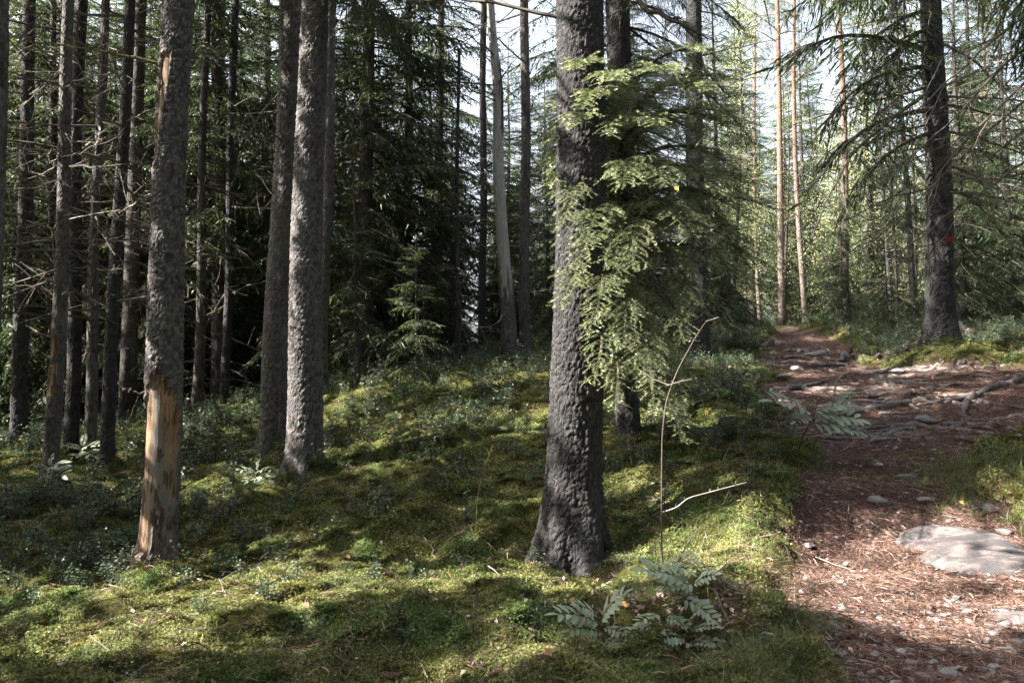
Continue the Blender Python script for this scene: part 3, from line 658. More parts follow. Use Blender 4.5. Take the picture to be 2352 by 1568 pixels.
# ------------------------------------------------------------------ the trees one can tell apart
NAMED = []
def big_tree(label, base_px, d, top_px, w_lo, w_hi, H=17, nu=64, dz=.02, mat='bark', amp=.005, cw=.03, ch=.045, flare=.05, lobes=5, strip=None, seed=0,
             ndead=10, crown0=7.5, crown_n=70, wmax=1.9, ribs=0.0, bend=None, base_y=None, name='spruce_tree', cat='tree', flare_h=.16, dead_z=(1.2, 6.5), dead_len=(.5, 1.9), dead_az=None, yb=None):
    """w_lo, w_hi: picture widths near the ground and at the top edge; top_px: where the axis crosses the top edge."""
    b = P(base_px, base_y, d); x, y = b[0], b[1]; z = gz(x, y)
    top = P(top_px, 0, d); zt = top[2] - z; lx = (top[0] - x) / zt
    r_lo = w_lo / FPX * d / 2; r_hi = w_hi / FPX * d / 2
    def rf(Z): Z = np.asarray(Z, float); return np.maximum(r_lo + (r_hi - r_lo) * np.minimum(Z, zt) / zt - np.maximum(Z - zt, 0) / (H - zt) * (r_hi - .03), .03)
    def axis(Z):
        Z = np.asarray(Z, float); bx = np.interp(Z, bend[0], bend[1]) if bend else 0.0
        return lx * Z + .02 * np.sin(Z * 1.1 + seed) * np.minimum(Z, 1) + bx, .015 * np.sin(Z * .9 + seed * 2)
    t = thing(name, label, cat, (x, y, z))
    fine = min(zt + .5, H - 1)
    link('trunk', trunk_mesh('trunk', H, fine, rf, axis, nu, dz, M[mat], amp, cw, ch, flare, lobes, strip, seed, ribs, flare_h), t)
    if crown_n: high_crown(t, np.array([x, y, z]), max(crown0, zt + .9), H + .6, crown_n, wmax, 500 + seed, lx, 0)
    rng = np.random.default_rng(700 + seed)
    sp = []
    for k in range(ndead):
        az = rng.uniform(0, 6.283) if dead_az is None else rng.uniform(*dead_az)
        sp.append((rng.uniform(*dead_z), az, rng.uniform(*dead_len), rng.uniform(-.1, .45)))
    dead_branches(t, axis, rf, sp)
    t['_'] = 0; del t['_']
    info = dict(t=t, x=x, y=y, z=z, axis=axis, rf=rf, zt=zt, r=r_lo); NAMED.append(info); return info

def ang_from_cam(TH):                  # 0 = faces the camera, positive = to the right
    a = TH + math.pi / 2; return (a + math.pi) % (2 * math.pi) - math.pi
def strip1(TH, Z):
    a = ang_from_cam(TH); n = .22 * perlin(TH * 4, Z * 5) + .13 * perlin(TH * 12, Z * 16)
    low = sstep(.10, .17, Z + n * .22) * sstep(1.36, 1.28, Z + n * .5 - .12 * np.cos(a * 2)) * sstep(1.75, 1.5, np.abs(a + .1) + n * .6)
    patch = sstep(.05, .2, perlin(TH * 3.2 + 5, Z * 4.5 + 2) + .35 * perlin(TH * 9, Z * 14) - .02) * sstep(.55, .3, Z) * sstep(.0, .35, a)
    low = low * (1 - patch)
    up = sstep(3.0, 3.1, Z + n * .3) * sstep(3.95, 3.85, Z + n * .3) * sstep(.6, .42, np.abs(a + .45 + .9 * (3.75 - Z)) + n * .6)
    up2 = sstep(2.2, 2.28, Z) * sstep(2.5, 2.4, Z) * sstep(.25, .12, np.abs(a + 1.1) + n * .4)
    return np.clip(np.maximum(np.maximum(low, up), up2), 0, 1)
t1 = big_tree('grey spruce on the left with its lower bark stripped to tan wood', 353, 6.0, 415, 84, 62, 16, 112, .0115, 'bark_light', .0115, .027, .036, .06, 4, strip1, 1, 0, 7.5, 80, 1.8, base_y=1310, dead_z=(2.2, 5))
t2 = big_tree('light grey spruce trunk on a mossy mound beside a darker trunk', 698, 8.5, 719, 80, 60, 18, 104, .018, 'bark_light', .0105, .028, .034, .10, 6, None, 2, 4, 8.5, 80, 2.0, base_y=1090, dead_z=(3, 6.5), dead_len=(.3, .7))
t3 = big_tree('brown grey spruce trunk just left behind the light grey one', 627, 10.5, 672, 64, 50, 18, 72, .024, 'bark', .008, .03, .034, .08, 5, None, 3, 8, 8, 70, 2.0, base_y=1035, dead_z=(3.5, 7))
t4 = big_tree('pale lilac grey trunk peeping out right behind the light grey trunk', 735, 12.5, 762, 30, 26, 17, 40, .04, 'bark', .005, .03, .04, .04, 5, None, 4, 10, 7.5, 60, 1.9, base_y=1000, dead_z=(3, 7))
t5 = big_tree('thick dark spruce trunk with flared roots in the middle', 1318, 5.8, 1334, 122, 108, 18, 120, .012, 'bark_dark', .0115, 0.022, .06, .17, 5, None, 5, 1, 6.5, 90, 2.2, ribs=.014, base_y=1335, flare_h=.32, dead_z=(4, 6))
t6 = big_tree('spruce behind the thick middle trunk with sunlit hanging boughs', 1442, 8.2, 1422, 50, 54, 17, 56, .03, 'bark_dark', .006, .03, .045, .03, 5, None, 6, 6, 6.2, 70, 2.2, base_y=985, dead_z=(2.0, 5), dead_len=(.8, 1.8))
t7 = big_tree('dark spruce with low hanging twigs at the left edge of the path', 1608, 14, 1590, 46, 36, 18, 56, .03, 'bark_dark', .006, .035, .05, .07, 5, None, 7, 24, 7.5, 40, 2.0, base_y=835, dead_z=(1.5, 7.5), dead_len=(.8, 2.0))
t11 = big_tree('large spruce right of the path with a red paint mark', 2163, 12.6, 2141, 64, 44, 18, 84, .022, 'bark_dark', .010, .035, .05, .12, 5, None, 11, 16, 9, 60, 2.2, base_y=800, flare_h=.3, dead_z=(2.6, 8), dead_len=(1.0, 2.8))
def strip_l(TH, Z):
    a = ang_from_cam(TH); n = .2 * perlin(TH * 5, Z * 6)
    return sstep(.95, 1.0, Z + n * .1) * sstep(1.62, 1.52, Z + n * .2) * sstep(.75, .5, np.abs(a + .1) + n) * (1 - sstep(1.3, 1.32, Z) * sstep(1.39, 1.36, Z)) 
t12 = big_tree('thin grey trunk at the left with two tan stripped patches', 116, 8.5, 162, 34, 23, 15, 48, .02, 'bark', .004, .022, .03, .03, 4, strip_l, 12, 40, 6.5, 55, 1.6, base_y=1120, dead_z=(2.0, 5.2), dead_len=(.4, 1.3))
t13 = big_tree('dark straight trunk right behind the trunk with stripped patches', 160, 10, 186, 31, 26, 16, 40, .035, 'bark_dark', .004, .03, .04, .03, 4, None, 13, 38, 6.5, 55, 1.7, base_y=1065, dead_z=(2.0, 6))
t14 = big_tree('slender trunk third from the left of the near row', 205, 10, 238, 26, 18, 15, 40, .035, 'bark', .004, .03, .04, .03, 4, None, 14, 40, 6.5, 55, 1.6, base_y=1062, dead_z=(1.6, 6))
t15 = big_tree('slender dark trunk just left of the stripped spruce', 244, 9.5, 297, 30, 23, 15, 40, .035, 'bark_dark', .004, .03, .04, .03, 4, None, 15, 40, 6.5, 55, 1.6, base_y=1078, dead_z=(1.6, 6))
t16 = big_tree('dark rough trunk standing at the left edge of the picture', 42, 12, 70, 36, 26, 16, 40, .035, 'bark_dark', .008, .04, .07, .05, 5, None, 16, 22, 6, 55, 1.8, base_y=1045, dead_z=(1.6, 7))
t18 = big_tree('thin dark trunk between the stripped spruce and the paired trunks', 516, 14, 540, 21, 16, 16, 32, .05, 'bark_dark', .004, .04, .05, .03, 5, None, 18, 22, 5, 0, 1.8, base_y=945, dead_z=(1.0, 6))
t19 = big_tree('reddish trunk far behind, left of the paired trunks', 603, 18, 612, 20, 20, 17, 32, .05, 'bark', .005, .04, .05, .03, 5, None, 19, 14, 10, 40, 1.8, base_y=925, dead_z=(3, 10))
def strip_s(TH, Z):
    a = ang_from_cam(TH); n = .3 * perlin(TH * 3, Z * 1.2) + .15 * perlin(TH * 8, Z * 5)
    return np.clip(sstep(.3, .5, Z + n) * (1 - sstep(.1, .3, a + n * 3 - .3) * sstep(4.2, 4.5, Z) * sstep(6, 5.6, Z)), 0, 1) * (1 - .9 * sstep(.1, .2, n + .3 * np.sin(Z * 1.7)) * sstep(2.2, 1.6, Z))
t8 = big_tree('bare pale dead snag with peeled wood, leaning left at the top', 1172, 15, 1126, 36, 21, 13, 48, .035, 'bark_snag', .006, .04, .06, .06, 5, strip_s, 8, 16, 9, 0, 1.5, base_y=832, name='dead_snag', cat='dead tree',
              bend=([0, 2, 4, 5.2, 6.5, 8, 13], [0, 0, -.01, .03, -.01, .02, .05]), dead_z=(5, 11), dead_len=(.6, 1.9))
t9 = big_tree('straight thin trunk right of the pale dead snag', 1206, 16.5, 1206, 26, 20, 17, 32, .05, 'bark', .005, .04, .05, .03, 5, None, 9, 30, 8, 60, 1.9, base_y=812, dead_z=(1.2, 8))
t10 = big_tree('thin trunk left of the pale dead snag', 1108, 19, 1111, 18, 14, 17, 28, .06, 'bark_dark', .005, .04, .05, .03, 5, None, 10, 26, 6, 70, 1.7, base_y=835, dead_z=(1.2, 8))
t20 = big_tree('narrow black stem of a half grown spruce in the middle distance', 1051, 14.5, 1052, 13, 5, 6.0, 20, .08, 'bark_dark', .002, .04, .05, .02, 5, None, 20, 20, 3.5, 40, .8, base_y=850, dead_z=(.8, 4), dead_len=(.5, 1.1))
t17 = big_tree('rough near trunk cut off by the left edge of the picture', -42, 5.4, -12, 60, 50, 15, 56, .03, 'bark', .008, .03, .04, .05, 5, None, 17, 4, 7, 70, 1.8, base_y=1330, dead_z=(2.5, 4.5), dead_len=(.4, .9))

# red paint mark on the big right tree: a thin daub hugging the bark
def paint_mark():
    zc = P(2160, 556, 12.6)[2] - t11['z']; mb = MB(); a = np.linspace(-.15, .95, 14); zs = np.linspace(-.055, .055, 6)
    A_, Z_ = np.meshgrid(a, zs); th = A_ - math.pi / 2; Zr = Z_ * (1 + .4 * perlin(A_ * 4, Z_ * 9)) + zc + .03 * perlin(A_ * 5, Z_ * 3)
    axx, ayy = t11['axis'](Zr); rr = t11['rf'](Zr) + .0085 + .0012 * perlin(A_ * 30, Z_ * 90)
    V = np.stack([axx + rr * np.cos(th), ayy + rr * np.sin(th), Zr], -1).reshape(-1, 3)
    q = (np.arange(5)[:, None] * 14 + np.arange(13)[None]).ravel(); T_ = np.concatenate([np.stack([q, q + 1, q + 15], -1), np.stack([q, q + 15, q + 14], -1)])
    c = V[T_].mean(1); keep = perlin(c[:, 0] * 28, c[:, 2] * 40) > -.02
    mb.add(V, T_[keep]); link('paint_mark', mb.mesh('paint_mark', [M['paint']]), t11['t'])
paint_mark()

# boughs on the near trees (each bough one part: wood and needles)
def bough_shape(near, seed):
    rng = np.random.default_rng(seed); mb = MB()
    g = bough((0, 0, 0), (2.0, 0, 0), .09, .06 if near else .075, .6, .04 if near else .05, .13, (.5, .9, .7, 1.0)[seed % 4], .12, rng)
    mb.tube(g['axis'], np.linspace(.024, .003, 9), 5, .35, 1, cap=False); qs, ln = g['sec']
    for i in range(0, len(ln), 2): mb.tube(np.stack([q[i] for q in qs]), [.0035, .003, .002, .0012], 3, .4, 1, cap=False)
    k = rng.random(len(g['p0'])) > .06
    blades(mb, g['p0'][k], g['p1'][k], .0045 if near else .0075, g['fresh'][k] * .85, 0, rng)
    if near: needles(mb, g['p0'][k], g['p1'][k], 150, .018, .0042, g['fresh'][k] * .85, 0, rng)
    return mb.mesh('bough_shape', [M['needle'], M['dead']])
BSH = {True: [bough_shape(True, 4000 + k) for k in range(4)], False: [bough_shape(False, 4100 + k) for k in range(4)]}
def near_bough(info, root_px, tip, arch, sec_len, tert_len, hang, hero=True, bare=0.0, seed=0, name='bough', sec_gap=.055, w=.012):
    if hero: return unique_bough(info, root_px, tip, arch, sec_len, tert_len, hang, hero, bare, seed, name, sec_gap, w)
    t = info['t']; o = np.array([info['x'], info['y'], info['z']]); zloc = root_px - info['z']; ax, ay = info['axis'](np.array([zloc])); root = np.array([float(ax[0]), float(ay[0]), zloc])
    v = tip - o - root; L = float(np.linalg.norm(v)); b = link('bough', BSH[info['y'] < 10][seed % 4], t); b.location = root; b.scale = (L / 2, L / 2, L / 2)
    b.rotation_euler = (RNG.normal(0, .12), -math.asin(v[2] / L), math.atan2(v[1], v[0])); return b
def unique_bough(info, root_px, tip, arch, sec_len, tert_len, hang, hero=True, bare=0.0, seed=0, name='bough', sec_gap=.055, w=.012):
    rng = np.random.default_rng(seed); t = info['t']; o = np.array([info['x'], info['y'], info['z']])
    rz = P(info['px'], root_px, info['d'])[2] if 'px' in info else root_px
    zloc = rz - info['z']; ax, ay = info['axis'](np.array([zloc])); root = np.array([float(ax[0]), float(ay[0]), zloc])
    g = bough(root, tip - o, arch, sec_gap, sec_len * (1.32 if hero else 1), .046 if hero else .045, tert_len, hang * (.55 if hero else .9), .14, rng)
    mb = MB(); L = g['L']
    mb.tube(g['axis'], np.linspace(.014 + .006 * L, .003, 9), 5, .35, 1, cap=False)
    qs, ln = g['sec']
    for i in range(len(ln)):
        if hero or i % 2 == 0: mb.tube(np.stack([q[i] for q in qs]), [.003, .0025, .0018, .001], 3, .05 + .15 * rng.random(), 1, cap=False)
    if hero:
        k = rng.random(len(g['p0'])) > bare
        needles(mb, g['p0'][k], g['p1'][k], 430, .0180, .0031, np.clip(g['fresh'][k] + .16, 0, 1), 0, rng)  # shoot tone raised too, part of the painted sunlit look
    else:
        k = rng.random(len(g['p0'])) > bare
        blades(mb, g['p0'][k], g['p1'][k], .0045 if info['y'] < 10 else w * .6, g['fresh'][k] * .8, 0, rng)
        if info['y'] < 10: needles(mb, g['p0'][k], g['p1'][k], 130, .018, .0045, g['fresh'][k] * .8, 0, rng)
    return link(name, mb.mesh('bough', [M['needle_sunlit'] if hero else M['needle'], M['dead']]), t)
def wz(py, d): return P(0, py, d)[2]
# sunlit hero boughs in front of and beside the thick trunk
hero = [ # root height as picture y at the stem, tip (px, py, d), arch, sec_len, tert_len, hang
    (20, (1284, 165, 5.15), .10, .40, .075, .75, 1), (60, (1360, 190, 5.0), .08, .42, .08, .9, 2), (40, (1585, 120, 5.5), .10, .40, .08, .8, 3),
    (110, (1280, 300, 5.2), .10, .42, .075, .8, 4), (150, (1300, 255, 5.0), .10, .38, .07, .7, 5), (140, (1480, 290, 5.2), .08, .45, .08, .9, 6),
    (200, (1245, 330, 5.7), .10, .36, .075, .8, 7), (330, (1256, 525, 5.1), .14, .42, .085, 1.1, 8), (360, (1310, 560, 5.0), .12, .46, .09, 1.2, 9),
    (400, (1420, 620, 5.0), .12, .46, .09, 1.2, 10), (520, (1252, 708, 5.05), .13, .34, .075, .8, 11), (560, (1330, 745, 5.0), .13, .44, .09, 1.1, 12),
    (600, (1400, 800, 5.1), .12, .46, .09, 1.2, 13), (690, (1330, 885, 5.05), .14, .40, .08, .9, 14), (700, (1460, 880, 5.1), .13, .42, .085, 1.0, 15),
    (760, (1380, 950, 5.15), .13, .36, .075, .8, 16), (790, (1470, 955, 5.0), .14, .36, .08, .8, 17), (640, (1545, 790, 5.4), .12, .42, .085, 1.0, 18),
    (330, (1640, 450, 5.6), .10, .45, .085, .9, 19), (420, (1700, 560, 6.0), .12, .45, .09, 1.0, 20), (250, (1600, 330, 5.8), .12, .48, .09, 1.1, 21), (300, (1400, 430, 5.0), .12, .46, .09, 1.2, 22),
    (60, (1600, 210, 5.6), .10, .5, .085, .8, 23), (120, (1665, 300, 6.0), .10, .5, .085, .8, 24), (220, (1700, 420, 6.2), .10, .5, .085, .8, 25), (380, (1560, 545, 5.4), .12, .5, .085, .9, 26), (420, (1630, 600, 5.8), .12, .5, .085, .9, 27),
    (260, (1500, 430, 5.3), .12, .5, .085, .9, 28), (150, (1236, 250, 5.8), .10, .4, .08, .7, 29), (260, (1236, 430, 5.6), .12, .4, .08, .8, 60), (450, (1290, 620, 5.1), .12, .42, .08, .9, 61), (10, (1500, 170, 5.2), .08, .5, .085, .8, 62), (600, (1580, 700, 5.6), .12, .45, .085, .9, 63)]
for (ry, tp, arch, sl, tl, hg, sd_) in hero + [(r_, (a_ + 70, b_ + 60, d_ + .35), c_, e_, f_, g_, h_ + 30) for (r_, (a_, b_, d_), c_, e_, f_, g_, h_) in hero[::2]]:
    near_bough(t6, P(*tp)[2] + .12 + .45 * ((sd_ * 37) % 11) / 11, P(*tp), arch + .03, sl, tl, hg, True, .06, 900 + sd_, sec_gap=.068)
# brown leafless hanging shoots inside the bough mass
for k, (ry, tp) in enumerate([(430, (1470, 640, 6.0)), (470, (1440, 600, 5.9)), (520, (1500, 720, 6.0)), (560, (1560, 690, 6.2)), (350, (1490, 520, 6.2))]):
    near_bough(t6, wz(ry, 8.2), P(*tp), .1, .5, .14, 1.4, True, .93, 960 + k, 'dead_bough')
# darker boughs behind and to the right
for k, (ry, tp) in enumerate([(-60, (1700, 60, 7.5)), (-40, (1560, 20, 7.0)), (120, (1740, 330, 8.5)), (60, (1680, 220, 8.8)), (350, (1720, 600, 8.6)),
                              (-80, (1300, 60, 9.5)), (100, (1230, 200, 9.5)), (250, (1235, 400, 9.2)), (0, (1650, 130, 8.5)), (180, (1560, 320, 7.6))]):
    near_bough(t6, wz(ry, 8.2), P(*tp), .1, .6, .13, .9, False, .05, 1000 + k)
for k, (z, az, L) in enumerate([(2.4 + .5 * i, (i * 2.4) % 6.283, 1.1 + .8 * ((i * 7) % 5) / 5) for i in range(11)]):
    o7 = np.array([t7['x'], t7['y'], t7['z']]); near_bough(t7, z + t7['z'], o7 + np.array([math.cos(az) * L, math.sin(az) * L, z - .25 * L]), .08, .6, .15, 1.0, False, .1, 1100 + k, sec_gap=.075, w=.015)
for k, (ry, tp) in enumerate([(-160, (930, 190, 8.0)), (-120, (870, 70, 7.6)), (-180, (840, 240, 8.4)), (-60, (900, 120, 8.9)), (-200, (800, 30, 8.0))]):
    near_bough(t2, wz(ry, 8.5), P(*tp), .14, .55, .15, 1.3, False, .05, 1200 + k)
for k, (ry, tp) in enumerate([(-60, (2030, 60, 11.2)), (-120, (1960, 10, 11)), (-150, (2060, 150, 11.8)), (90, (1990, 190, 12)), (430, (2330, 560, 13.4)), (380, (2300, 470, 13.4)), (-100, (2250, 40, 11.5)), (350, (2330, 380, 13)), (300, (1960, 430, 13.4)), (400, (2000, 520, 13.6)), (-40, (1880, 60, 11)), (-10, (1800, 40, 10.8)), (20, (1930, 230, 11.4)), (150, (1860, 330, 11)), (250, (1830, 470, 11)), (300, (1900, 560, 11.4)), (60, (2010, 300, 11.2)), (-150, (1860, -20, 10)), (120, (1760, 160, 10.5))]):
    near_bough(t11, wz(ry, 12.6), P(*tp), .1, .6, .16, 1.1, False, .05, 1300 + k, sec_gap=.075, w=.014)
# big bare limbs of the right tree, sweeping down to the left
def limb(info, ry, d0, pts_px, r, k, side=9, mat='dead'):
    rng = np.random.default_rng(k); mb = MB(); o = np.array([info['x'], info['y'], info['z']])
    zl = wz(ry, d0) - info['z']; ax, ay = info['axis'](np.array([zl])); root = np.array([float(ax[0]), float(ay[0]), zl])
    ctl = np.vstack([root] + [P(*q) - o for q in pts_px]); s = np.linspace(0, len(ctl) - 1, 16)
    pts = np.stack([np.interp(s, np.arange(len(ctl)), ctl[:, c]) for c in range(3)], -1); pts[1:-1] = (pts[:-2] + pts[1:-1] * 2 + pts[2:]) / 4
    pts += rng.normal(0, .01, pts.shape)
    mb.tube(pts, np.linspace(r, r * .2, 16), 6, .5, 0, cap=False)
    for _ in range(side):
        a = rng.integers(3, 15); dd = unit(pts[a] - pts[a - 1]) * .7 + rng.normal(0, .45, 3) + np.array([0, 0, -.35]); l = rng.uniform(.3, 1.0)
        twig(mb, pts[a], pts[a] + unit(dd) * l, r * .3, rng, 0, 4, .1, rng.uniform(.2, .7), 3)
    return link('limb', mb.mesh('limb', [M[mat]]), info['t'])
limb(t11, 205, 12.6, [(2050, 270, 11.8), (1960, 350, 11.2), (1900, 450, 10.8), (1860, 560, 10.6)], .035, 1, 12)
limb(t11, 285, 12.6, [(2060, 300, 12), (1970, 340, 11.6), (1900, 390, 11.4)], .022, 2, 8)
limb(t11, 330, 12.6, [(2060, 350, 12), (1990, 375, 11.8)], .02, 3, 3)
limb(t11, 60, 12.6, [(2050, 100, 12), (1990, 180, 11.6)], .03, 4, 6)
limb(t11, 90, 12.6, [(2230, 130, 12.2), (2300, 200, 12), (2352, 290, 11.6)], .03, 5, 8)
limb(t11, 430, 12.6, [(2050, 450, 12), (1960, 500, 11.6), (1880, 520, 11.4)], .018, 6, 8)
limb(t11, 440, 12.6, [(2260, 445, 12), (2352, 470, 11.6), (2420, 490, 11.4)], .028, 7, 6)
limb(t11, 560, 12.6, [(2080, 570, 12), (1990, 565, 11.6)], .012, 8, 3)
# right neighbour outside the picture whose bare limbs reach in
t21 = big_tree('spruce outside the right edge whose bare limbs reach into the picture', 2700, 8.6, 2720, 80, 60, 15, 40, .06, 'bark', .006, .04, .05, .1, 5, None, 21, 0, 6.5, 90, 2.4, base_y=930)
for k, (ry, pts) in enumerate([(-420, [(2500, -80, 7.6), (2352, 40, 7.2), (2200, 160, 6.8), (2060, 300, 6.6)]), (-300, [(2500, 0, 7.5), (2352, 110, 7.2), (2200, 260, 7), (2080, 380, 6.9)]),
                              (-200, [(2500, 80, 7.4), (2352, 190, 7.1), (2230, 310, 6.9), (2140, 420, 6.8)]), (-150, [(2480, 150, 7.6), (2352, 230, 7.3), (2240, 330, 7.1), (2000, 560, 7)]),
                              (-60, [(2480, 220, 7.6), (2352, 300, 7.3), (2250, 380, 7.1)]), (0, [(2480, 300, 7.6), (2352, 375, 7.3), (2200, 480, 7.2), (2050, 590, 7.1)]), (120, [(2480, 380, 7.6), (2352, 395, 7.4), (2260, 420, 7.2)]),
                              (-350, [(2520, -200, 8), (2400, -60, 7.8), (2260, 20, 7.6)]), (-500, [(2500, -200, 8), (2350, -30, 7.8), (2180, 110, 7.6)])]):
    limb(t21, ry, 8.6, pts, .022, 50 + k, 12)
for k, (ry, tp) in enumerate([(-420, (2300, 40, 6.8)), (-380, (2340, 150, 6.9)), (-300, (2360, 230, 7.0)), (-450, (2230, -20, 7.2)), (-100, (2370, 420, 7.5))]):
    near_bough(t21, wz(ry, 8.6), P(*tp), .1, .6, .14, .9, False, .25, 1400 + k, sec_gap=.08)
# lichen covered dead branch of the stripped spruce
limb(t1, 152, 6.0, [(320, 140, 5.9), (240, 118, 5.8), (150, 105, 5.8), (60, 94, 5.8)], .016, 21, 7, 'lichen')
limb(t1, 893, 6.0, [(322, 900, 5.95), (290, 897, 5.9), (276, 892, 5.9)], .011, 22, 1)
limb(t1, 480, 6.0, [(330, 468, 6.0), (290, 440, 6.0)], .006, 23, 1)
limb(t3, 195, 10.5, [(600, 260, 10), (560, 330, 9.8), (520, 470, 9.6)], .014, 24, 7)
limb(t2, 178, 8.5, [(660, 175, 8.3), (630, 190, 8.2)], .007, 25, 1)
# top of the picture: a dark limb above the sunlit boughs
limb(t6, -60, 8.2, [(1480, 20, 7.6), (1560, 50, 7.3), (1620, 110, 7.2)], .035, 26, 8)

# ------------------------------------------------------------------ background and surrounding trees
rng = np.random.default_rng(77)
taken = [(i['x'], i['y'], .9) for i in NAMED]
def free(x, y, m):
    return all((x - a) ** 2 + (y - b) ** 2 > (m + r * .3) ** 2 for a, b, r in taken)
def onpath(x, y, m=1.0):
    return np.interp(y, PD, PL) - m < x < np.interp(y, PD, PR) + m
def bgtree(px, d, key, label, s=1.0, group=None, name='spruce_tree', lean=(0, 0), width=None, rz=None):
    x = (px - 1176) / FPX * d * 1.0; taken.append((x, d, .6))
    return tree_from_lib(key, name, label, 'tree', x, d, s, rng.uniform(0, 6.28) if rz is None else rz, group, lean, True, width)
G_PINE = 'sunlit pines beyond the crest of the path'
bgtree(1800, 27, 'pine', 'tallest orange stemmed pine beyond the crest of the path', 1.0, G_PINE, 'pine_tree', width=.72, rz=2.0)
bgtree(1850, 28, 'pine2', 'pine with orange upper stem just right of the tallest pine', 1.0, G_PINE, 'pine_tree', width=.6, rz=.3)
bgtree(1944, 23, 'pine2', 'darker pine at the right side of the path crest', 1.0, G_PINE, 'pine_tree', width=.66, rz=4)
bgtree(1748, 31, 'pine', 'thin reddish pine left of the tallest pine', .9, G_PINE, 'pine_tree', width=.5, rz=1)
bgtree(2284, 30, 'pine2', 'thin pink grey pine near the right edge of the picture', .95, G_PINE, 'pine_tree', width=.6, rz=2)
bgtree(2066, 20, 'slim', 'very thin dark stem left of the big right spruce', .8, None, width=.42)
bgtree(2107, 21, 'mid', 'brown stem with snapped twigs left of the big right spruce', .8, None, width=.55)
bgtree(2245, 24, 'mid', 'dark stem right of the big right spruce', .9, None, width=.6)
bgtree(2330, 21, 'full2', 'bushy spruce at the right edge behind the mossy bank', .85, None)
bgtree(2220, 17.5, 'full2', 'dense spruce with low boughs right behind the big right spruce', .75, None)
bgtree(2010, 27, 'full', 'pale sunlit spruce right of the path crest', .8, None)
bgtree(1655, 21, 'full2', 'sunlit spruce left of the path crest', .8, None)
bgtree(1705, 34, 'full', 'far sunlit spruce seen left of the tallest pine', .9, None)
bgtree(930, 15.5, 'full2', 'dense dark spruce left of the narrow black stem', 1.0, None)
bgtree(1000, 21, 'full', 'broad spruce behind the narrow black stem', 1.0, None)
bgtree(830, 14.5, 'full', 'dark spruce directly right of the light grey trunk', 1.0, None)
bgtree(510, 15, 'mid', 'spruce with long hanging sunlit sprays left of the paired trunks', .9, None)
bgtree(455, 13.5, 'slim', 'slim spruce crown just right of the stripped trunk', 1.0, None)
bgtree(960, 12.0, 'young', 'small sparse spruce standing on the mossy slope', .55, None)
bgtree(822, 12.5, 'slim', 'thin dark sapling spruce on the mossy slope right of the paired trunks', .30, None, width=.5)
bgtree(500, 9.3, 'young2', 'knee high spruce seedling left of the paired trunks', .34, None)
bgtree(560, 9.0, 'young2', 'spruce seedling close beside the brown grey trunk', .28, None)
bgtree(440, 10.2, 'young2', 'small spruce seedling between the stripped spruce and the paired trunks', .40, None)
bgtree(1690, 15.5, 'young2', 'low sunlit spruce bush at the left edge of the path', .45, None)
bgtree(1290, 19, 'mid', 'spruce hidden mostly behind the thick middle trunk', 1.0, None)
# individual filler spruces: dark on the left, sunlit at the right
cnt = 0
for (pxr, dr, n, keys, lab, grp, sr) in [
        ((-250, 700), (15, 26), 20, ('mid', 'full2', 'full', 'full2'), 'dark spruce in the dense stand at the left', 'dark spruces in the left stand', (.85, 1.1)),
        ((-300, 900), (26, 48), 26, ('full', 'mid', 'full2', 'full'), 'far dark spruce seen between the left trunks', 'far spruces behind the left trunks', (.6, .95)),
        ((640, 1600), (15.5, 27), 24, ('full2', 'full', 'full2', 'mid'), 'shaded spruce behind the middle of the mossy slope', 'spruces behind the mossy slope', (.5, .72)),
        ((700, 1660), (27, 50), 34, ('full', 'full2', 'mid', 'full'), 'far spruce high behind the mossy slope', 'far spruces behind the mossy slope', (.42, .58)),
        ((1620, 2650), (24, 36), 11, ('full2', 'full', 'mid', 'full2'), 'pale sunlit spruce beyond the crest of the path', 'sunlit spruces beyond the path', (.45, .8)),
        ((1620, 2450), (20, 36), 34, ('birch2', 'birch', 'birch2', 'birch'), 'leafy birch among the spruces beyond the path, leaves paled to look sunlit', 'birches beyond the path', (.9, 1.5)),  # pale birches added to brighten the far foliage
        ((1650, 2700), (36, 62), 34, ('full', 'full2', 'pine', 'full'), 'far hazy tree on the rise beyond the path', 'far trees beyond the path', (.5, .85)),
        ((-150, 700), (15, 25), 24, ('full2',), 'low branched dark spruce filling the stand at the left', 'low dark spruces at the left', (.75, 1.1)),
        ((-400, 900), (25, 42), 38, ('full2', 'full2', 'full'), 'dark undergrowth spruce deep in the left stand', 'undergrowth spruces deep in the left stand', (.5, .8)),
        ((1690, 1900), (31, 42), 7, ('mid', 'full'), 'far spruce standing behind the tallest pine', 'spruces behind the pines', (.75, 1.0)),
        ((-400, 1650), (50, 75), 30, ('full', 'mid', 'full', 'full2'), 'very far spruce closing the view', 'very far spruces', (.5, .8))]:
    k = 0; tries = 0
    while k < n and tries < 4000:
        tries += 1
        px = rng.uniform(*pxr); d = rng.uniform(*dr); x = (px - 1176) / FPX * d
        if (d < 31 and onpath(x, d, .9)) or not free(x, d, 1.0 + d * .01): continue
        key = keys[rng.integers(len(keys))]
        bgtree(px, d, key, lab, rng.uniform(*sr), grp, 'pine_tree' if key == 'pine' else ('birch_tree' if 'birch' in key else 'spruce_tree'), (rng.normal(0, .015), rng.normal(0, .015))); k += 1
# young growth lit by the sun at the right
for k in range(34):
    px = rng.uniform(1620, 2440); d = rng.uniform(18, 36); x = (px - 1176) / FPX * d
    if d < 31 and onpath(x, d, .5): continue
    tree_from_lib(('young', 'young2')[k % 2], 'young_spruce', 'young sunlit spruce low beyond the path', 'young tree', x, d, rng.uniform(.6, 1.2), rng.uniform(0, 6), 'young spruces beyond the path')
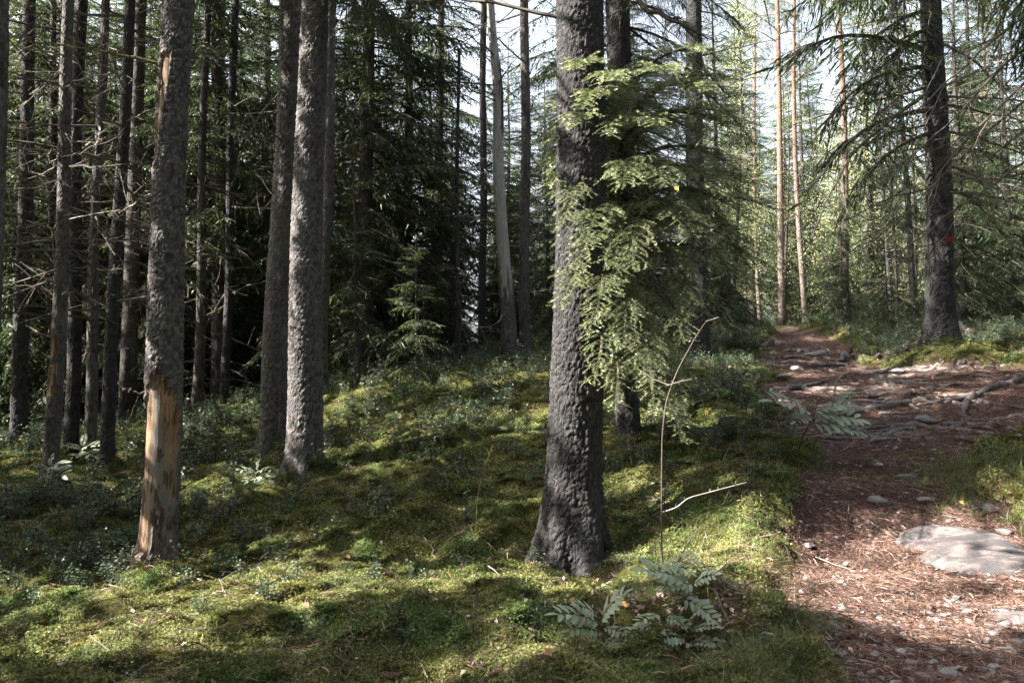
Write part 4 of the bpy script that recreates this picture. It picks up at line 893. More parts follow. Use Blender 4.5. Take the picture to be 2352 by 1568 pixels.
# unseen stand added to shade the floor, crowns cut open for chosen sun patches
rng = np.random.default_rng(31)
shade = [(-5.2, 4.6), (-6.8, 6.8), (-8.2, 3.0), (-6.0, 1.2), (-9.6, 5.6), (-11.0, 8.6), (-10.5, 1.4), (-12.5, 4.2), (-8.8, 10.4), (-13.5, 11.5), (-4.0, -1.6), (-7.8, -2.4), (-12.0, -1.5), (-14.6, 7.2), (-15.5, 1.6),
         (-3.2, 1.6), (1.8, -3.4), (5.6, -1.0), (6.8, 3.2), (9.4, 6.4), (8.6, .4), (-1.2, -5.5), (4.5, -6), (-6.5, 13.5)]
for k, (x, y) in enumerate(shade):
    if not free(x, y, .5): continue
    def blocked(xx, yy):
        sh = SUN[:2] / np.linalg.norm(SUN[:2]); v = np.array([xx, yy])[None] - LITP[:, :2]; t_ = v @ sh; off = np.abs(v[:, 0] * sh[1] - v[:, 1] * sh[0]); return float(np.sum(LITW[(t_ > .3) & (t_ < 17) & (off < .22 + .4 * LITR)]))
    cand = sorted((blocked(x + a, y + c), abs(a) + abs(c), x + a, y + c) for a in (0, -.7, .7, 1.5, -1.5) for c in np.linspace(-1.5, 1.5, 21)); x, y = cand[0][2:]
    z = gz(x, y); t = thing('spruce_tree', 'unseen spruce added around the camera, crown gapped to place sun patches', 'tree', (x, y, z), 0, 'unseen spruces shaping the light')
    mb = MB(); zs = np.linspace(-.3, 16, 12); mb.tube(np.stack([0 * zs, 0 * zs, zs], -1), .15 * (1 - zs / 17) ** .8, 8); link('trunk', mb.mesh('trunk', [M['bark_far']], True), t)
    left = x < -2
    high_crown(t, np.array([x, y, z]), 3.0 if left else 5.0, 16.5, 98 if left else 70, 2.3, 2000 + k)

rng = np.random.default_rng(58); k = 0  # unseen ring of trees added to block low sky light
while k < 78:
    a = rng.uniform(0, 6.283); r = rng.uniform(9, 42); x = r * math.cos(a); y = 4 + r * math.sin(a)
    inview = y > 0 and abs(x) < .72 * y + 2.5
    if inview or (x < -3 and x > -21 and -6 < y < 22) or (x > 0 and x < 8 and y > -5) or not free(x, y, .8): continue
    taken.append((x, y, .6)); tree_from_lib(('full', 'tall', 'mid', 'full2')[k % 4], 'spruce_tree', 'unseen spruce of the wood outside the picture, added to dim side light', 'tree', x, y, rng.uniform(.8, 1.1), rng.uniform(0, 6), 'spruces outside the picture'); k += 1

# ------------------------------------------------------------------ ground cover
def tri_leaf(mb, base, d, nrm, L, W, tv, m=0):
    s = unit(np.cross(d, nrm)); mid = base + d * L * .45
    V = np.array([base, mid + s * W / 2, base + d * L - nrm * L * .12, mid - s * W / 2]); mb.add(V, [[0, 1, 2], [0, 2, 3]], tv, m)
def moss_proto(seed, rad=.085, n=150, h=.026):
    rng = np.random.default_rng(seed); mb = MB()
    a = rng.uniform(0, 6.283, n); r = rad * np.sqrt(rng.random(n)); b = np.stack([r * np.cos(a), r * np.sin(a), -.012 + 0 * a], -1)
    top = b + np.stack([rng.normal(0, .009, n), rng.normal(0, .009, n), h * rng.uniform(.6, 1.25, n) * (1 - .45 * (r / rad) ** 2)], -1)
    tv = np.clip(rng.beta(2.2, 2.2, n) + .08, 0, 1)
    for k in range(5):
        ang = rng.uniform(0, 6.283, n); f = k / 5
        c = b + (top - b) * (.45 + .55 * f); dd = unit(np.stack([np.cos(ang), np.sin(ang), np.full(n, .55)], -1)); l = .010 * rng.uniform(.7, 1.3, n)[:, None]
        s = unit(np.cross(dd, [0, 0, 1.0])) * .0023
        V = np.stack([c - s, c + s, c + dd * l], 1).reshape(-1, 3); mb.add(V, np.arange(n * 3).reshape(-1, 3), np.repeat(np.clip(tv + (f - .5) * .35, 0, 1), 3))
    return mb
x, y = view_points(38000, 2.6, 24, 1.6); pm = pathmask(x, y)
bare = [(*ground_at(a, b)[:2], r) for a, b, r in [(1440, 1390, .26), (1540, 1430, .30), (1640, 1420, .28), (1400, 1330, .2), (1700, 1470, .18), (1130, 1440, .10), (420, 1395, .10), (1040, 1560, .12), (1930, 1490, .12), (1560, 1350, .18), (1180, 835, .5)]]
k = (pm < .45) & (fbm(x * 1.1 + 8, y * 1.1, 3) > -.42)
for (bx, by, br) in bare: k &= ~((x - bx) ** 2 + (y - by) ** 2 < (br * (1 + .5 * perlin(x * 5, y * 5))) ** 2)
x, y = x[k], y[k]
mp = put(x, y); mn = normals(x, y); ms = (.72 + .06 * y) * RNG.uniform(.75, 1.3, len(x))
for inf, hh, nn_ in ((t1, .10, 70), (t2, .16, 150), (t3, .14, 110), (t5, .09, 60), (t11, .2, 160), (t7, .2, 110), (t12, .08, 40), (t15, .08, 40), (t14, .08, 40), (t13, .08, 40), (t16, .12, 60), (t8, .1, 50)):   # moss climbing the root flares
    a = RNG.uniform(0, 6.283, nn_); hq = hh * RNG.random(nn_) ** 1.6 * (.6 + .5 * np.sin(a * 3 + inf['x'])); rr_ = inf['r'] * 1.05 + .10 * np.exp(-hq / .08)
    bx = inf['x'] + rr_ * np.cos(a); by = inf['y'] + rr_ * np.sin(a); bz = np.maximum(height(bx, by), inf['z'] - .1) + hq
    mp = np.vstack([mp, np.stack([bx, by, bz - .01], -1)]); mn = np.vstack([mn, unit(np.stack([np.cos(a), np.sin(a), np.full(nn_, .5)], -1))]); ms = np.concatenate([ms, RNG.uniform(.5, .9, nn_) * (.72 + .06 * inf['y'])])
scatter('moss', [moss_proto(1), moss_proto(2), moss_proto(3)], [M['moss']], mp, mn, ms, 'yellow green cushions of feather moss covering the forest floor', .9)

def berry_proto(seed, n_st=8, h=.2, nl=13, ll=.027):
    rng = np.random.default_rng(seed); mb = MB()
    for _ in range(n_st):
        a = rng.uniform(0, 6.283); top = np.array([math.cos(a), math.sin(a), 0]) * rng.uniform(.03, .11) + [0, 0, h * rng.uniform(.6, 1.1)]; b = np.array([math.cos(a), math.sin(a), 0]) * .02
        pts = b + (top - b) * np.linspace(0, 1, 4)[:, None]; pts[0, 2] = -.03
        mb.tube(pts, [.0022, .0018, .0014, .0008], 3, .1, 1, cap=False)
        for q in range(nl):
            t = rng.uniform(.3, 1); c = b + (top - b) * t + rng.normal(0, .018, 3); d = unit(np.array([*rng.normal(0, 1, 2), rng.uniform(-.1, .6)])); nn = unit(np.array([*rng.normal(0, .45, 2), 1.0]))
            tri_leaf(mb, c, d, nn, ll * rng.uniform(.7, 1.3), ll * .6, min(1, rng.beta(2, 2) + (.4 if rng.random() < .03 else 0)))
    return mb
reg = [(150, 1250, 1.0), (60, 1190, 1.0), (250, 1180, .8), (50, 1320, .7), (480, 1010, .9), (560, 990, .7), (470, 1190, .6), (600, 1170, .5), (200, 1330, .5), (560, 1060, .5), (1000, 1010, .8), (1120, 950, .9), (1160, 1060, .6), (880, 940, .9),
       (1050, 1140, .35), (1450, 1000, .8), (1600, 960, .9), (1700, 1000, .7), (1550, 890, .9), (1660, 900, .9), (1400, 1080, .4), (1740, 830, .9), (1690, 800, 1.0), (1650, 830, .8), (1960, 775, 1.0), (2040, 790, .8), (2260, 765, .9), (760, 1000, .5), (900, 1110, .25), (760, 1200, .3), (500, 1300, .2), (640, 1260, .25),
       (760, 1380, .22), (1480, 1160, .3), (1800, 960, .6), (980, 870, .9), (1100, 900, .7)]
regw = [(*ground_at(a, b)[:2], w_) for a, b, w_ in reg]
def berry_density(x, y):
    s = .05 + .5 * sstep(9, 14, y) + np.zeros_like(x)
    for (rx, ry, w_) in regw:
        r = .28 + .05 * ry; s = np.maximum(s, w_ * np.exp(-((x - rx) ** 2 + ((y - ry) * .8) ** 2) / r ** 2))
    return s * sstep(-.4, .25, fbm(x * 2.2, y * 2.2, 3)) * (pathmask(x, y) < .25)
x, y = view_points(42000, 3.2, 34, 1.1); k = RNG.random(len(x)) < berry_density(x, y) * np.where((x > -2.6) & (y < 12), .42, .85) * np.where(y < 4.9, .5, 1); x, y = x[k], y[k]
scatter('bilberry_plants', [berry_proto(11), berry_proto(12), berry_proto(13, 5, .16), berry_proto(14, 7, .23)], [M['berry'], M['dead']], put(x, y), normals(x, y), np.minimum(.5 + .085 * y, 1.3) * RNG.uniform(.6, 1.2, len(x)), 'bluish green bilberry bushes spread over the moss', .3)

def grass_proto(seed, n=22, h=.2, spread=.04, bend=.5, w=.0035, dry=.1):
    rng = np.random.default_rng(seed); mb = MB()
    for _ in range(n):
        a = rng.uniform(0, 6.283); b = np.array([*rng.normal(0, spread, 2), -.02]); L = h * rng.uniform(.5, 1.2); t = np.linspace(0, 1, 5)[:, None]; bd = bend * rng.uniform(.3, 1.4)
        p = b + np.array([0, 0, 1.0]) * L * (t - .55 * bd * t ** 2.2) + np.array([math.cos(a), math.sin(a), 0]) * L * bd * t ** 1.7
        s = np.array([-math.sin(a), math.cos(a), 0]) * w * (1 - .85 * t ** 1.5)
        V = np.stack([p - s, p + s], 1).reshape(-1, 3); T_ = []
        for q in range(4): T_ += [[2 * q, 2 * q + 1, 2 * q + 3], [2 * q, 2 * q + 3, 2 * q + 2]]
        mb.add(V, T_, .97 if rng.random() < dry else rng.uniform(.1, .85))
    return mb
gx, gy = [], []
for (a, b, rx, ry, n) in [(2275, 1075, .75, .5, 260), (2330, 1110, .5, .4, 120), (2200, 1075, .3, .3, 50), (1000, 960, .6, .4, 22), (790, 1010, .35, .3, 26), (1880, 1075, .25, .2, 22), (1840, 1010, .3, .3, 14), (620, 1520, .10, .08, 4), (1560, 1330, .2, .12, 6),
                          (1150, 960, .6, .5, 18), (1650, 1010, .7, .5, 20), (450, 1080, .3, .3, 8), (1770, 1330, .2, .15, 14), (1720, 1560, .3, .2, 8), (2000, 770, 1.5, 1.0, 120), (2280, 750, 3, 2, 200), (1650, 790, 1.5, 1, 60), (340, 1130, .3, .2, 7), (860, 1080, .4, .3, 10), (2352, 1190, .2, .2, 20)]:
    c = ground_at(a, b); gx += list(c[0] + RNG.normal(0, rx * .5, n)); gy += list(c[1] + RNG.normal(0, ry * .5, n))
gx = np.array(gx); gy = np.array(gy)
scatter('grass', [grass_proto(21), grass_proto(22, 16, .26, .05, .8), grass_proto(23, 26, .15, .05, .6, .003, .2)], [M['grass']], put(gx, gy), normals(gx, gy), RNG.uniform(.3, .65, len(gx)), 'fine grass growing along the sides of the path', .3)
# long hair-fine grass flopping over the mounds
hx, hy = [], []
for (a, b, rx, ry, n) in [(1600, 1190, .25, .22, 34), (1820, 1510, .2, .15, 34), (1760, 1560, .25, .1, 34), (1830, 1410, .2, .1, 14), (1500, 1370, .1, .08, 10), (1780, 1295, .15, .1, 14)]:
    c = ground_at(a, b); hx += list(c[0] + RNG.normal(0, rx * .5, n)); hy += list(c[1] + RNG.normal(0, ry * .5, n))
hx = np.array(hx); hy = np.array(hy)
scatter('fine_grass', [grass_proto(31, 34, .22, .03, 1.1, .0014, .05), grass_proto(32, 30, .26, .03, 1.2, .0013, .12)], [M['grass']], put(hx, hy), normals(hx, hy), RNG.uniform(.5, .85, len(hx)), 'hair fine grass flopping over the moss mounds beside the path', .6)
# single tall stems of grass
def tall_grass(base_px, tip_px, d, bend, label):
    b = P(*base_px, d); b[2] = gz(b[0], b[1]) - .02; e = P(*tip_px, d + .1); mb = MB(); t = np.linspace(0, 1, 12)[:, None]
    p = b + (e - b) * t + np.array([bend, 0, abs(bend) * .4]) * 4 * t * (1 - t); mb.tube(p, np.linspace(.0022, .0009, 12), 4, .93, 0)
    for q in range(5): mb.tube(np.stack([p[11 - q // 2], p[11 - q // 2] + RNG.normal(0, .012, 3) + [0, 0, .02]]), [.0025, .0012], 3, 1, 0)
    for o in mb.V: o -= b
    tag(link('grass_stem', mb.mesh('grass_stem', [M['grass']]), None, b), label, 'grass stem')
tall_grass((1095, 1250), (1140, 1010), 6.2, -.05, 'tall dry grass stem standing in the moss before the middle trunk')
tall_grass((1245, 1500), (1225, 1290), 4.4, -.06, 'long tan grass stalk bending in front of the middle trunk base')
tall_grass((620, 1060), (643, 950), 9.0, .02, 'dry tan grass stalk in front of the paired trunks')
tall_grass((1605, 1120), (1640, 985), 7.0, -.02, 'thin stalk behind the bare sapling twigs')
tall_grass((1690, 1050), (1703, 760), 7.5, .02, 'tall thin yellow stalk at the left side of the path')
tall_grass((1640, 1380), (1715, 1270), 4.1, -.1, 'arched orange grass stalk over the rowan seedlings')
tall_grass((545, 1430), (470, 1320), 4.9, .03, 'thin dry stalk leaning left on the moss in the lower left')
tall_grass((1810, 1010), (1840, 925), 7.6, -.02, 'pale dry stalk beside the rowan at the path edge')

def duff_proto(seed, n=75, rad=.11, l=(.010, .023), w=.0010):
    rng = np.random.default_rng(seed); mb = MB()
    for _ in range(n):
        c = np.array([*(rng.normal(0, rad * .5, 2)), rng.uniform(.0, .012)]); a = rng.uniform(0, 6.283); d = np.array([math.cos(a), math.sin(a), rng.normal(0, .18)]); L = rng.uniform(*l); s = np.array([-math.sin(a), math.cos(a), 0]) * w; up = np.array([0, 0, w * 1.3])
        mb.add(np.array([c - s, c + s, c + d * L, c + up + d * L * .4]), [[0, 1, 2], [0, 3, 2], [1, 2, 3]], np.clip(rng.beta(2.2, 2.0), 0, 1))
    for _ in range(3):
        c = np.array([*(rng.normal(0, rad * .5, 2)), .008]); a = rng.uniform(0, 6.283); d = np.array([math.cos(a), math.sin(a), rng.normal(0, .1)]); L = rng.uniform(.03, .08)
        mb.tube(np.stack([c, c + d * L * .5 + [0, 0, .004], c + d * L]), [.0022, .002, .0012], 3, rng.uniform(.1, 1), 0)
    return mb
x, y = view_points(42000, 2.4, 22, 1.5, .6); k = ((pathmask(x, y) > .3) & (fbm(x * 1.8, y * 1.8, 3) > -.45)) | (RNG.random(len(x)) < .16); x, y = x[k], y[k]
scatter('fallen_needles', [duff_proto(s) for s in (41, 42, 43, 44)], [M['duff']], put(x, y), normals(x, y), (.9 + .05 * y) * RNG.uniform(.7, 1.3, len(x)), 'reddish brown fallen needles and twig bits covering the path', .9)

def leaf_shape(mb, c, a, L, W, tv, rng, nrm):
    d = np.array([math.cos(a), math.sin(a), 0]); d = unit(d - nrm * (d @ nrm)); s = np.cross(nrm, d); pts = [(0, 0), (.25, .42), (.55, .5), (.82, .3), (1, 0), (.8, -.32), (.5, -.5), (.22, -.4)]
    q_ = rng.uniform(.6, 1.15, 8); pts = [(.5 + (u - .5) * w_, v * w_) for (u, v), w_ in zip(pts, q_)]
    V = [c + d * (u * L) + s * (v * W) + nrm * (abs(v) * L * rng.uniform(.1, .6) + rng.uniform(0, .12) * L * u) for u, v in pts]; V.append(c + d * L * .5 + nrm * .002)
    mb.add(np.array(V), [[i, (i + 1) % 8, 8] for i in range(8)], tv)
def litter_proto(seed, n=3):
    rng = np.random.default_rng(seed); mb = MB()
    for _ in range(n): leaf_shape(mb, np.array([*rng.normal(0, .03, 2), .02]), rng.uniform(0, 6.283), rng.uniform(.02, .042), rng.uniform(.015, .03), min(1, rng.beta(2.2, 1.5)), rng, unit(np.array([*rng.normal(0, .5, 2), 1.0])))
    return mb
lx, ly = view_points(420, 2.7, 12, 1.4, .4); k = pathmask(lx, ly) < .5; lx, ly = lx[k], ly[k]
for (a, b, r, n) in [(1480, 1400, .28, 130), (1620, 1430, .28, 130), (1420, 1350, .2, 60), (1800, 1250, .3, 30), (1850, 1150, .3, 16), (1740, 1380, .3, 50), (1150, 1470, .2, 18), (420, 1400, .25, 12), (1980, 1480, .3, 18)]:
    c = ground_at(a, b); lx = np.concatenate([lx, c[0] + RNG.normal(0, r, n)]); ly = np.concatenate([ly, c[1] + RNG.normal(0, r * .8, n)])
scatter('leaf_litter', [litter_proto(s, 1 + s % 2) for s in range(51, 57)], [M['litter']], put(lx, ly), normals(lx, ly), RNG.uniform(.7, 1.3, len(lx)), 'withered pinkish grey leaves lying on moss and path', .8)
def stick_proto(seed):
    rng = np.random.default_rng(seed); mb = MB(); twig(mb, (-.12, 0, .015), (.12, .02, .02), .0035, rng, 0, 3, .02, rng.uniform(.3, 1), 4, False); return mb
sx, sy = view_points(750, 2.7, 12, 1.3, .4)
scatter('fallen_twigs', [stick_proto(s) for s in (61, 62, 63, 64)], [M['dead']], put(sx, sy), normals(sx, sy), RNG.uniform(.4, 1.5, len(sx)), 'thin grey twigs lying scattered on the ground', .9)

# ------------------------------------------------------------------ stones
def icos(sub):
    import bmesh
    bm = bmesh.new(); bmesh.ops.create_icosphere(bm, subdivisions=sub, radius=1.0)
    V = np.array([v.co[:] for v in bm.verts]); T_ = np.array([[v.index for v in f.verts] for f in bm.faces]); bm.free(); return V, T_
IV2, IT2 = icos(2); IV3, IT3 = icos(3); IV5, IT5 = icos(5)
def rock_arrays(V, T_, seed, flat=.5, rough=.25, ang=.35):
    rng = np.random.default_rng(seed); W = V.copy()
    for _ in range(7):                      # flat faces cut into the lump
        n = unit(rng.normal(size=3)); d = rng.uniform(.55, .85); h = W @ n; W = W - np.outer(np.maximum(h - d, 0), n) * .9
    W = W * (1 + rough * fbm(W[:, 0] * 1.6 + seed, W[:, 1] * 1.6 + W[:, 2] * 1.3, 3)[:, None]); W[:, 2] *= flat; W[:, 0] *= rng.uniform(.9, 1.3)
    return W
PEB = []
for s in range(6):
    mb = MB(); mb.add(rock_arrays(IV2, IT2, 70 + s, .55), IT2); PEB.append(mb)
gx, gy = view_points(15000, 2.5, 14, 1.6, .4); k = (pathmask(gx, gy) > .5) & ((RNG.random(len(gx)) < .35) | ((gy < 4.3) & (gx > .6)) | (fbm(gx * 1.5, gy * 1.5) > .25)) ; gx, gy = gx[k], gy[k]
scatter('gravel', PEB, [M['pebble']], put(gx, gy), normals(gx, gy), .005 + .017 * RNG.random(len(gx)) ** 3, 'small grey pebbles strewn over the path', .5, sink=-.008, smooth=False)
STM = []
for s in range(6):
    W = rock_arrays(IV3, IT3, 90 + s, .55); STM.append((make_mesh('stone_shape', W, IT3, np.full(len(W), .5), np.zeros(len(IT3), int), [M['stone']], True), make_mesh('pebble_shape', W, IT3, np.full(len(W), .5), np.zeros(len(IT3), int), [M['pebble']], True)))
def stone(px, py, wpx, k, pale, name, label, group=None, flat=1.0, cat='stone'):
    p = ground_at(px, py); r = wpx / FPX * p[1] / 2 * .85
    o = link(name, STM[k % 6][1 if pale else 0], None, (p[0], p[1], p[2] + r * .28 * flat)); o.scale = (r, r * .8, r * flat); o.rotation_euler = (RNG.normal(0, .1), RNG.normal(0, .1), RNG.uniform(0, 6.28) if wpx < 50 else RNG.normal(0, .25))
    return tag(o, label, cat, group)
Z1 = lambda a, b: (1608 + a * .3164, 735 + b * .3164)
Z2 = lambda a, b: (1780 + a * .3225, 1062 + b * .3225)
for k, (a, b, w_, pale, lab) in enumerate([
        (1025, 330, 100, 1, 'pale flat stone among roots in the sunny upper path'), (690, 365, 150, 0, 'grey flat stone at the left of the rooty path'), (610, 425, 120, 0, 'dark grey stone below another at the left of the rooty path'),
        (1650, 740, 200, 0, 'sloping slate grey slab behind the long bent root'), (1000, 830, 120, 0, 'low grey stone between rowan leaves and the roots'), (1430, 385, 140, 0, 'grey stone tucked under a root near the mossy bank'),
        (480, 380, 70, 1, 'sunlit stone at the left edge of the upper path'), (2250, 790, 60, 0, 'round dark stone near the right grass patch'), (2080, 785, 90, 0, 'flat stone right of the long bent root'), (1290, 1055, 90, 1, 'pale cracked stone in the middle of the path above the boulder'),
        (930, 1040, 90, 0, 'dark oval stone at the left side of the middle path'), (1610, 1010, 50, 0, 'small grey stone left of the grass patch'), (860, 265, 190, 0, 'broad flat slab level with the ground in the far path'), (2310, 840, 60, 1, 'pinkish stone at the right edge above the grass'), (1170, 590, 50, 1, 'small pointed stone behind the rowan top')]):
    stone(*Z1(a, b), w_ * .3164, k, pale, 'stone', lab, flat=.7)
for k, (a, b, w_, pale, lab) in enumerate([
        (740, 290, 190, 0, 'long grey stone above the dark sticks on the path'), (1075, 280, 130, 0, 'worn pinkish stone sunk into the path above the boulder'), (940, 120, 170, 0, 'flat pale stone group left of the grass patch'), (250, 600, 110, 0, 'wedge shaped tan stone at the left edge of the path'),
        (470, 860, 100, 1, 'bright white stone in the sunny spot by the moss'), (1110, 1120, 80, 1, 'white angular stone left of its twin below the boulder'), (1180, 1135, 70, 1, 'white angular stone right of its twin below the boulder'), (1575, 1180, 70, 1, 'upright white stone low on the right of the path'),
        (1740, 1290, 150, 1, 'large pale stone at the right edge in the lower path'), (1725, 930, 90, 0, 'grey stone right below the boulder'), (1610, 910, 70, 0, 'small flat stone below the boulder'), (1085, 1225, 60, 1, 'small smooth grey stone in the lower path'),
        (1190, 1355, 160, 1, 'long pale stone pile low in the path'), (1115, 1400, 70, 1, 'rounded pale stone in the bottom of the path'), (1280, 1480, 100, 1, 'pale blue grey stone at the bottom of the path'), (795, 1335, 60, 1, 'white stone beside the forked root at the bottom'), (1560, 1465, 110, 1, 'pale stone cluster at the bottom right'), (1730, 1170, 110, 1, 'white stone at the right edge above the large pale one'), (90, 260, 60, 0, 'grey stone nested in the moss beside the path'), (1380, 1020, 80, 1, 'sunlit white stone right below the boulder')]):
    stone(*Z2(a, b), w_ * .3225, k + 3, pale, 'stone', lab, flat=.8)
for k in range(430):
    px = RNG.uniform(1850, 2400); py = 1180 + 400 * RNG.random() ** .5
    if pathmask(*[np.array([v]) for v in ground_at(px, py)[:2]])[0] < .6: continue
    if RNG.random() < .3 or py > 1390: stone(px, py, RNG.uniform(10, 30) * (.6 + RNG.random() ** 3), k, RNG.random() < .75, 'pebble', 'loose pale pebble lying on the sunny lower path', 'loose pebbles on the path', .9, 'pebble')
for k in range(90):
    px = RNG.uniform(1700, 2352); py = RNG.uniform(850, 1180); g_ = ground_at(px, py)
    if pathmask(np.array([g_[0]]), np.array([g_[1]]))[0] < .6: continue
    stone(px, py, RNG.uniform(6, 20), k, RNG.random() < .3, 'pebble', 'small loose stone among the roots of the upper path', 'loose stones among the roots', .8, 'pebble')
def boulder(px, py, w_m, dep, h, seed, label, sub=(IV5, IT5), rz=0.0, mat='boulder'):
    p = ground_at(px, py); V = sub[0]; c, s = math.cos(rz), math.sin(rz)
    n = fbm(V[:, 0] * 1.3 + seed, V[:, 1] * 1.3, 3); W = V * (1 + .14 * n)[:, None]
    W[:, 0] *= w_m / 2; W[:, 1] *= dep / 2; W[:, 2] = np.sign(W[:, 2]) * np.abs(W[:, 2]) ** .8 * h
    W[:, 2] += h * .12 * fbm(V[:, 0] * 3.5, V[:, 1] * 3.5 + seed, 3) - h * .10 * sstep(.03, 0, np.abs(V[:, 1] - .25 * np.sin(V[:, 0] * 3 + 1) - .1)) + h * .02 * fbm(V[:, 0] * 16, V[:, 1] * 16, 2)
    W = np.stack([W[:, 0] * c - W[:, 1] * s, W[:, 0] * s + W[:, 1] * c, W[:, 2]], -1)
    e_ = .3; W[:, 2] += W[:, 0] * (gz(p[0] + e_, p[1]) - gz(p[0] - e_, p[1])) / (2 * e_) + W[:, 1] * (gz(p[0], p[1] + e_) - gz(p[0], p[1] - e_)) / (2 * e_)
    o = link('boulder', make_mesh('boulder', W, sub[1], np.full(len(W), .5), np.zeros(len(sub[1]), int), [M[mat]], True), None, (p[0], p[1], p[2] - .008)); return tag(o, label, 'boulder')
boulder(2212, 1260, .70, .95, .055, 3, 'large rounded pale boulder with dark lichen and painted dapple bands sunk in the path')
boulder(2262, 1150, .55, .30, .014, 5, 'low grey rock slab behind the large boulder near the grass', (IV3, IT3), -.5)
boulder(2345, 1420, .35, .3, .04, 9, 'flat pale rock at the right edge below the large boulder', (IV3, IT3))

# ------------------------------------------------------------------ roots
def root(pl, thick, label, k, lift=.95, taper=.45, name='tree_root', mossy=False):
    pts = np.array([ground_at(*q) for q in pl]); s = np.linspace(0, len(pts) - 1, 8 * len(pts))
    q = np.stack([np.interp(s, np.arange(len(pts)), pts[:, c]) for c in range(3)], -1)
    for _ in range(3): q[1:-1] = (q[:-2] + q[1:-1] * 2 + q[2:]) / 4
    rng = np.random.default_rng(k); n = len(q); u = np.linspace(0, 1, n)
    q[:, 0] += .025 * perlin(u * 7 + k, u * 0); q[:, 1] += .03 * perlin(u * 7, u * 0 + k)
    r = thick / FPX * q[:, 1] / 2 * (1 - taper * u) * (1 + .22 * perlin(u * 12 + k, u * 0 + 3)) * 1.3
    q[:, 2] = height(q[:, 0], q[:, 1]) + r * (lift + .5 * perlin(u * 5 + k * 3, u * 0)); q[0, 2] -= r[0] * .6; q[-1, 2] -= r[-1] * 1.2
    mb = MB(); kk = 9; d = unit(np.gradient(q, axis=0)); a = unit(np.cross(d, [0, 0, 1.0])); b = np.cross(a, d); th = np.arange(kk) * 2 * math.pi / kk
    rr = r[:, None] * (1 + .12 * np.cos(3 * th[None] + u[:, None] * 6)) * (1 + .15 * rng.normal(size=(n, kk)) * .5)
    ring = q[:, None] + a[:, None] * (np.cos(th)[None] * rr)[..., None] + b[:, None] * (np.sin(th)[None] * rr)[..., None]
    o0 = q[n // 2].copy(); V = ring.reshape(-1, 3) - o0; i = np.arange(n - 1)[:, None] * kk; j = np.arange(kk)[None]; j2 = (j + 1) % kk
    T_ = np.concatenate([np.stack([i + j, i + j2, i + kk + j2], -1).reshape(-1, 3), np.stack([i + j, i + kk + j2, i + kk + j], -1).reshape(-1, 3)])
    o = link(name, make_mesh('tree_root', V, T_, np.full(len(V), .5), np.zeros(len(T_), int), [M['root']], True), None, o0); return tag(o, label, 'root', 'roots crossing the path')
RT = [([(2500, 400), (2352, 440), (2150, 500), (2000, 560), (1900, 590), (1750, 600), (1580, 625)], 42, 'thickest root, coming from the right edge across the path'),
      ([(1990, 570), (1930, 620), (1900, 700)], 46, 'short stubby root end below the thickest root'), ([(1640, 590), (1430, 600), (1250, 625), (1080, 665), (900, 680), (820, 700)], 24, 'thin dark root running left behind the rowan leaves'),
      ([(1520, 620), (1350, 640), (1220, 670), (1080, 690), (900, 720), (650, 735)], 40, 'grey barked root right under the thin dark one'), ([(1500, 615), (1570, 650), (1630, 695)], 22, 'short forked root dropping right from the grey barked root'),
      ([(1140, 835), (1200, 800), (1300, 785), (1430, 770), (1600, 775), (1750, 790), (1900, 800)], 26, 'long bent pinkish root in front of the slate slab'), ([(1340, 865), (1400, 825), (1480, 800), (1560, 800)], 36, 'stout short root curving below the long bent root'),
      ([(1520, 765), (1650, 790), (1780, 800), (1920, 822)], 30, 'thick root end right of the slate slab'), ([(540, 525), (640, 512), (740, 508), (900, 520), (1050, 525), (1200, 520)], 38, 'smooth brown root crossing left above the rowan top'),
      ([(1200, 510), (1290, 488), (1400, 500)], 22, 'humped root right of the smooth brown root'), ([(1200, 575), (1400, 545), (1600, 520), (1750, 518)], 24, 'flat grey root above the thin dark root'),
      ([(750, 490), (900, 450), (1050, 405), (1200, 380), (1400, 360), (1640, 340)], 20, 'long dark root slanting up to the mossy bank'), ([(1620, 170), (1500, 210), (1380, 255), (1250, 300), (1100, 325)], 34, 'root of the big right spruce reaching down to the path'),
      ([(1030, 310), (1060, 270), (1130, 250)], 32, 'stubby raised root beside the pale flat stone'), ([(600, 235), (750, 215), (880, 205), (1000, 225), (1200, 215)], 15, 'thin forked root in the far sunny path'),
      ([(520, 315), (700, 300), (850, 315), (1000, 320)], 12, 'thin root level with the pale flat stone'), ([(0, 310), (150, 330), (280, 400), (370, 412)], 26, 'mossy root of the dark spruce at the left path edge'),
      ([(1240, 890), (1350, 870), (1440, 868), (1465, 900), (1400, 925)], 20, 'hooked dark root in the middle of the path'), ([(2150, 740), (2250, 710), (2400, 690)], 26, 'grey root at the right edge above the grass'),
      ([(1480, 465), (1560, 445), (1680, 440), (1850, 410), (2050, 385)], 17, 'dark root along the foot of the mossy bank'), ([(1840, 770), (1950, 740), (2100, 752)], 13, 'slim root right of the stubby root end'),
      ([(400, 590), (520, 610), (700, 620)], 20, 'root half hidden by plants at the left path edge'), ([(1840, 60), (1900, 110), (1980, 160), (2080, 185)], 70, 'dark flaring root on the right of the big spruce'),
      ([(960, 470), (1200, 465), (1480, 480)], 15, 'straight thin root in the shade of the upper path'), ([(450, 345), (650, 335), (820, 345)], 13, 'thin shaded root behind the flat grey stone'), ([(650, 265), (800, 262), (950, 280)], 12, 'faint root crossing the far path'),
      ([(560, 175), (700, 168), (860, 185)], 12, 'farthest thin root before the crest'), ([(1600, 600), (1680, 560), (1760, 530)], 14, 'small root branching upward from the thickest root'), ([(850, 470), (1000, 445), (1100, 440)], 14, 'thin root left of the dark slanting root'),
      ([(1900, 800), (2000, 780), (2150, 800)], 14, 'low root between the slate slab and the dark round stone')]
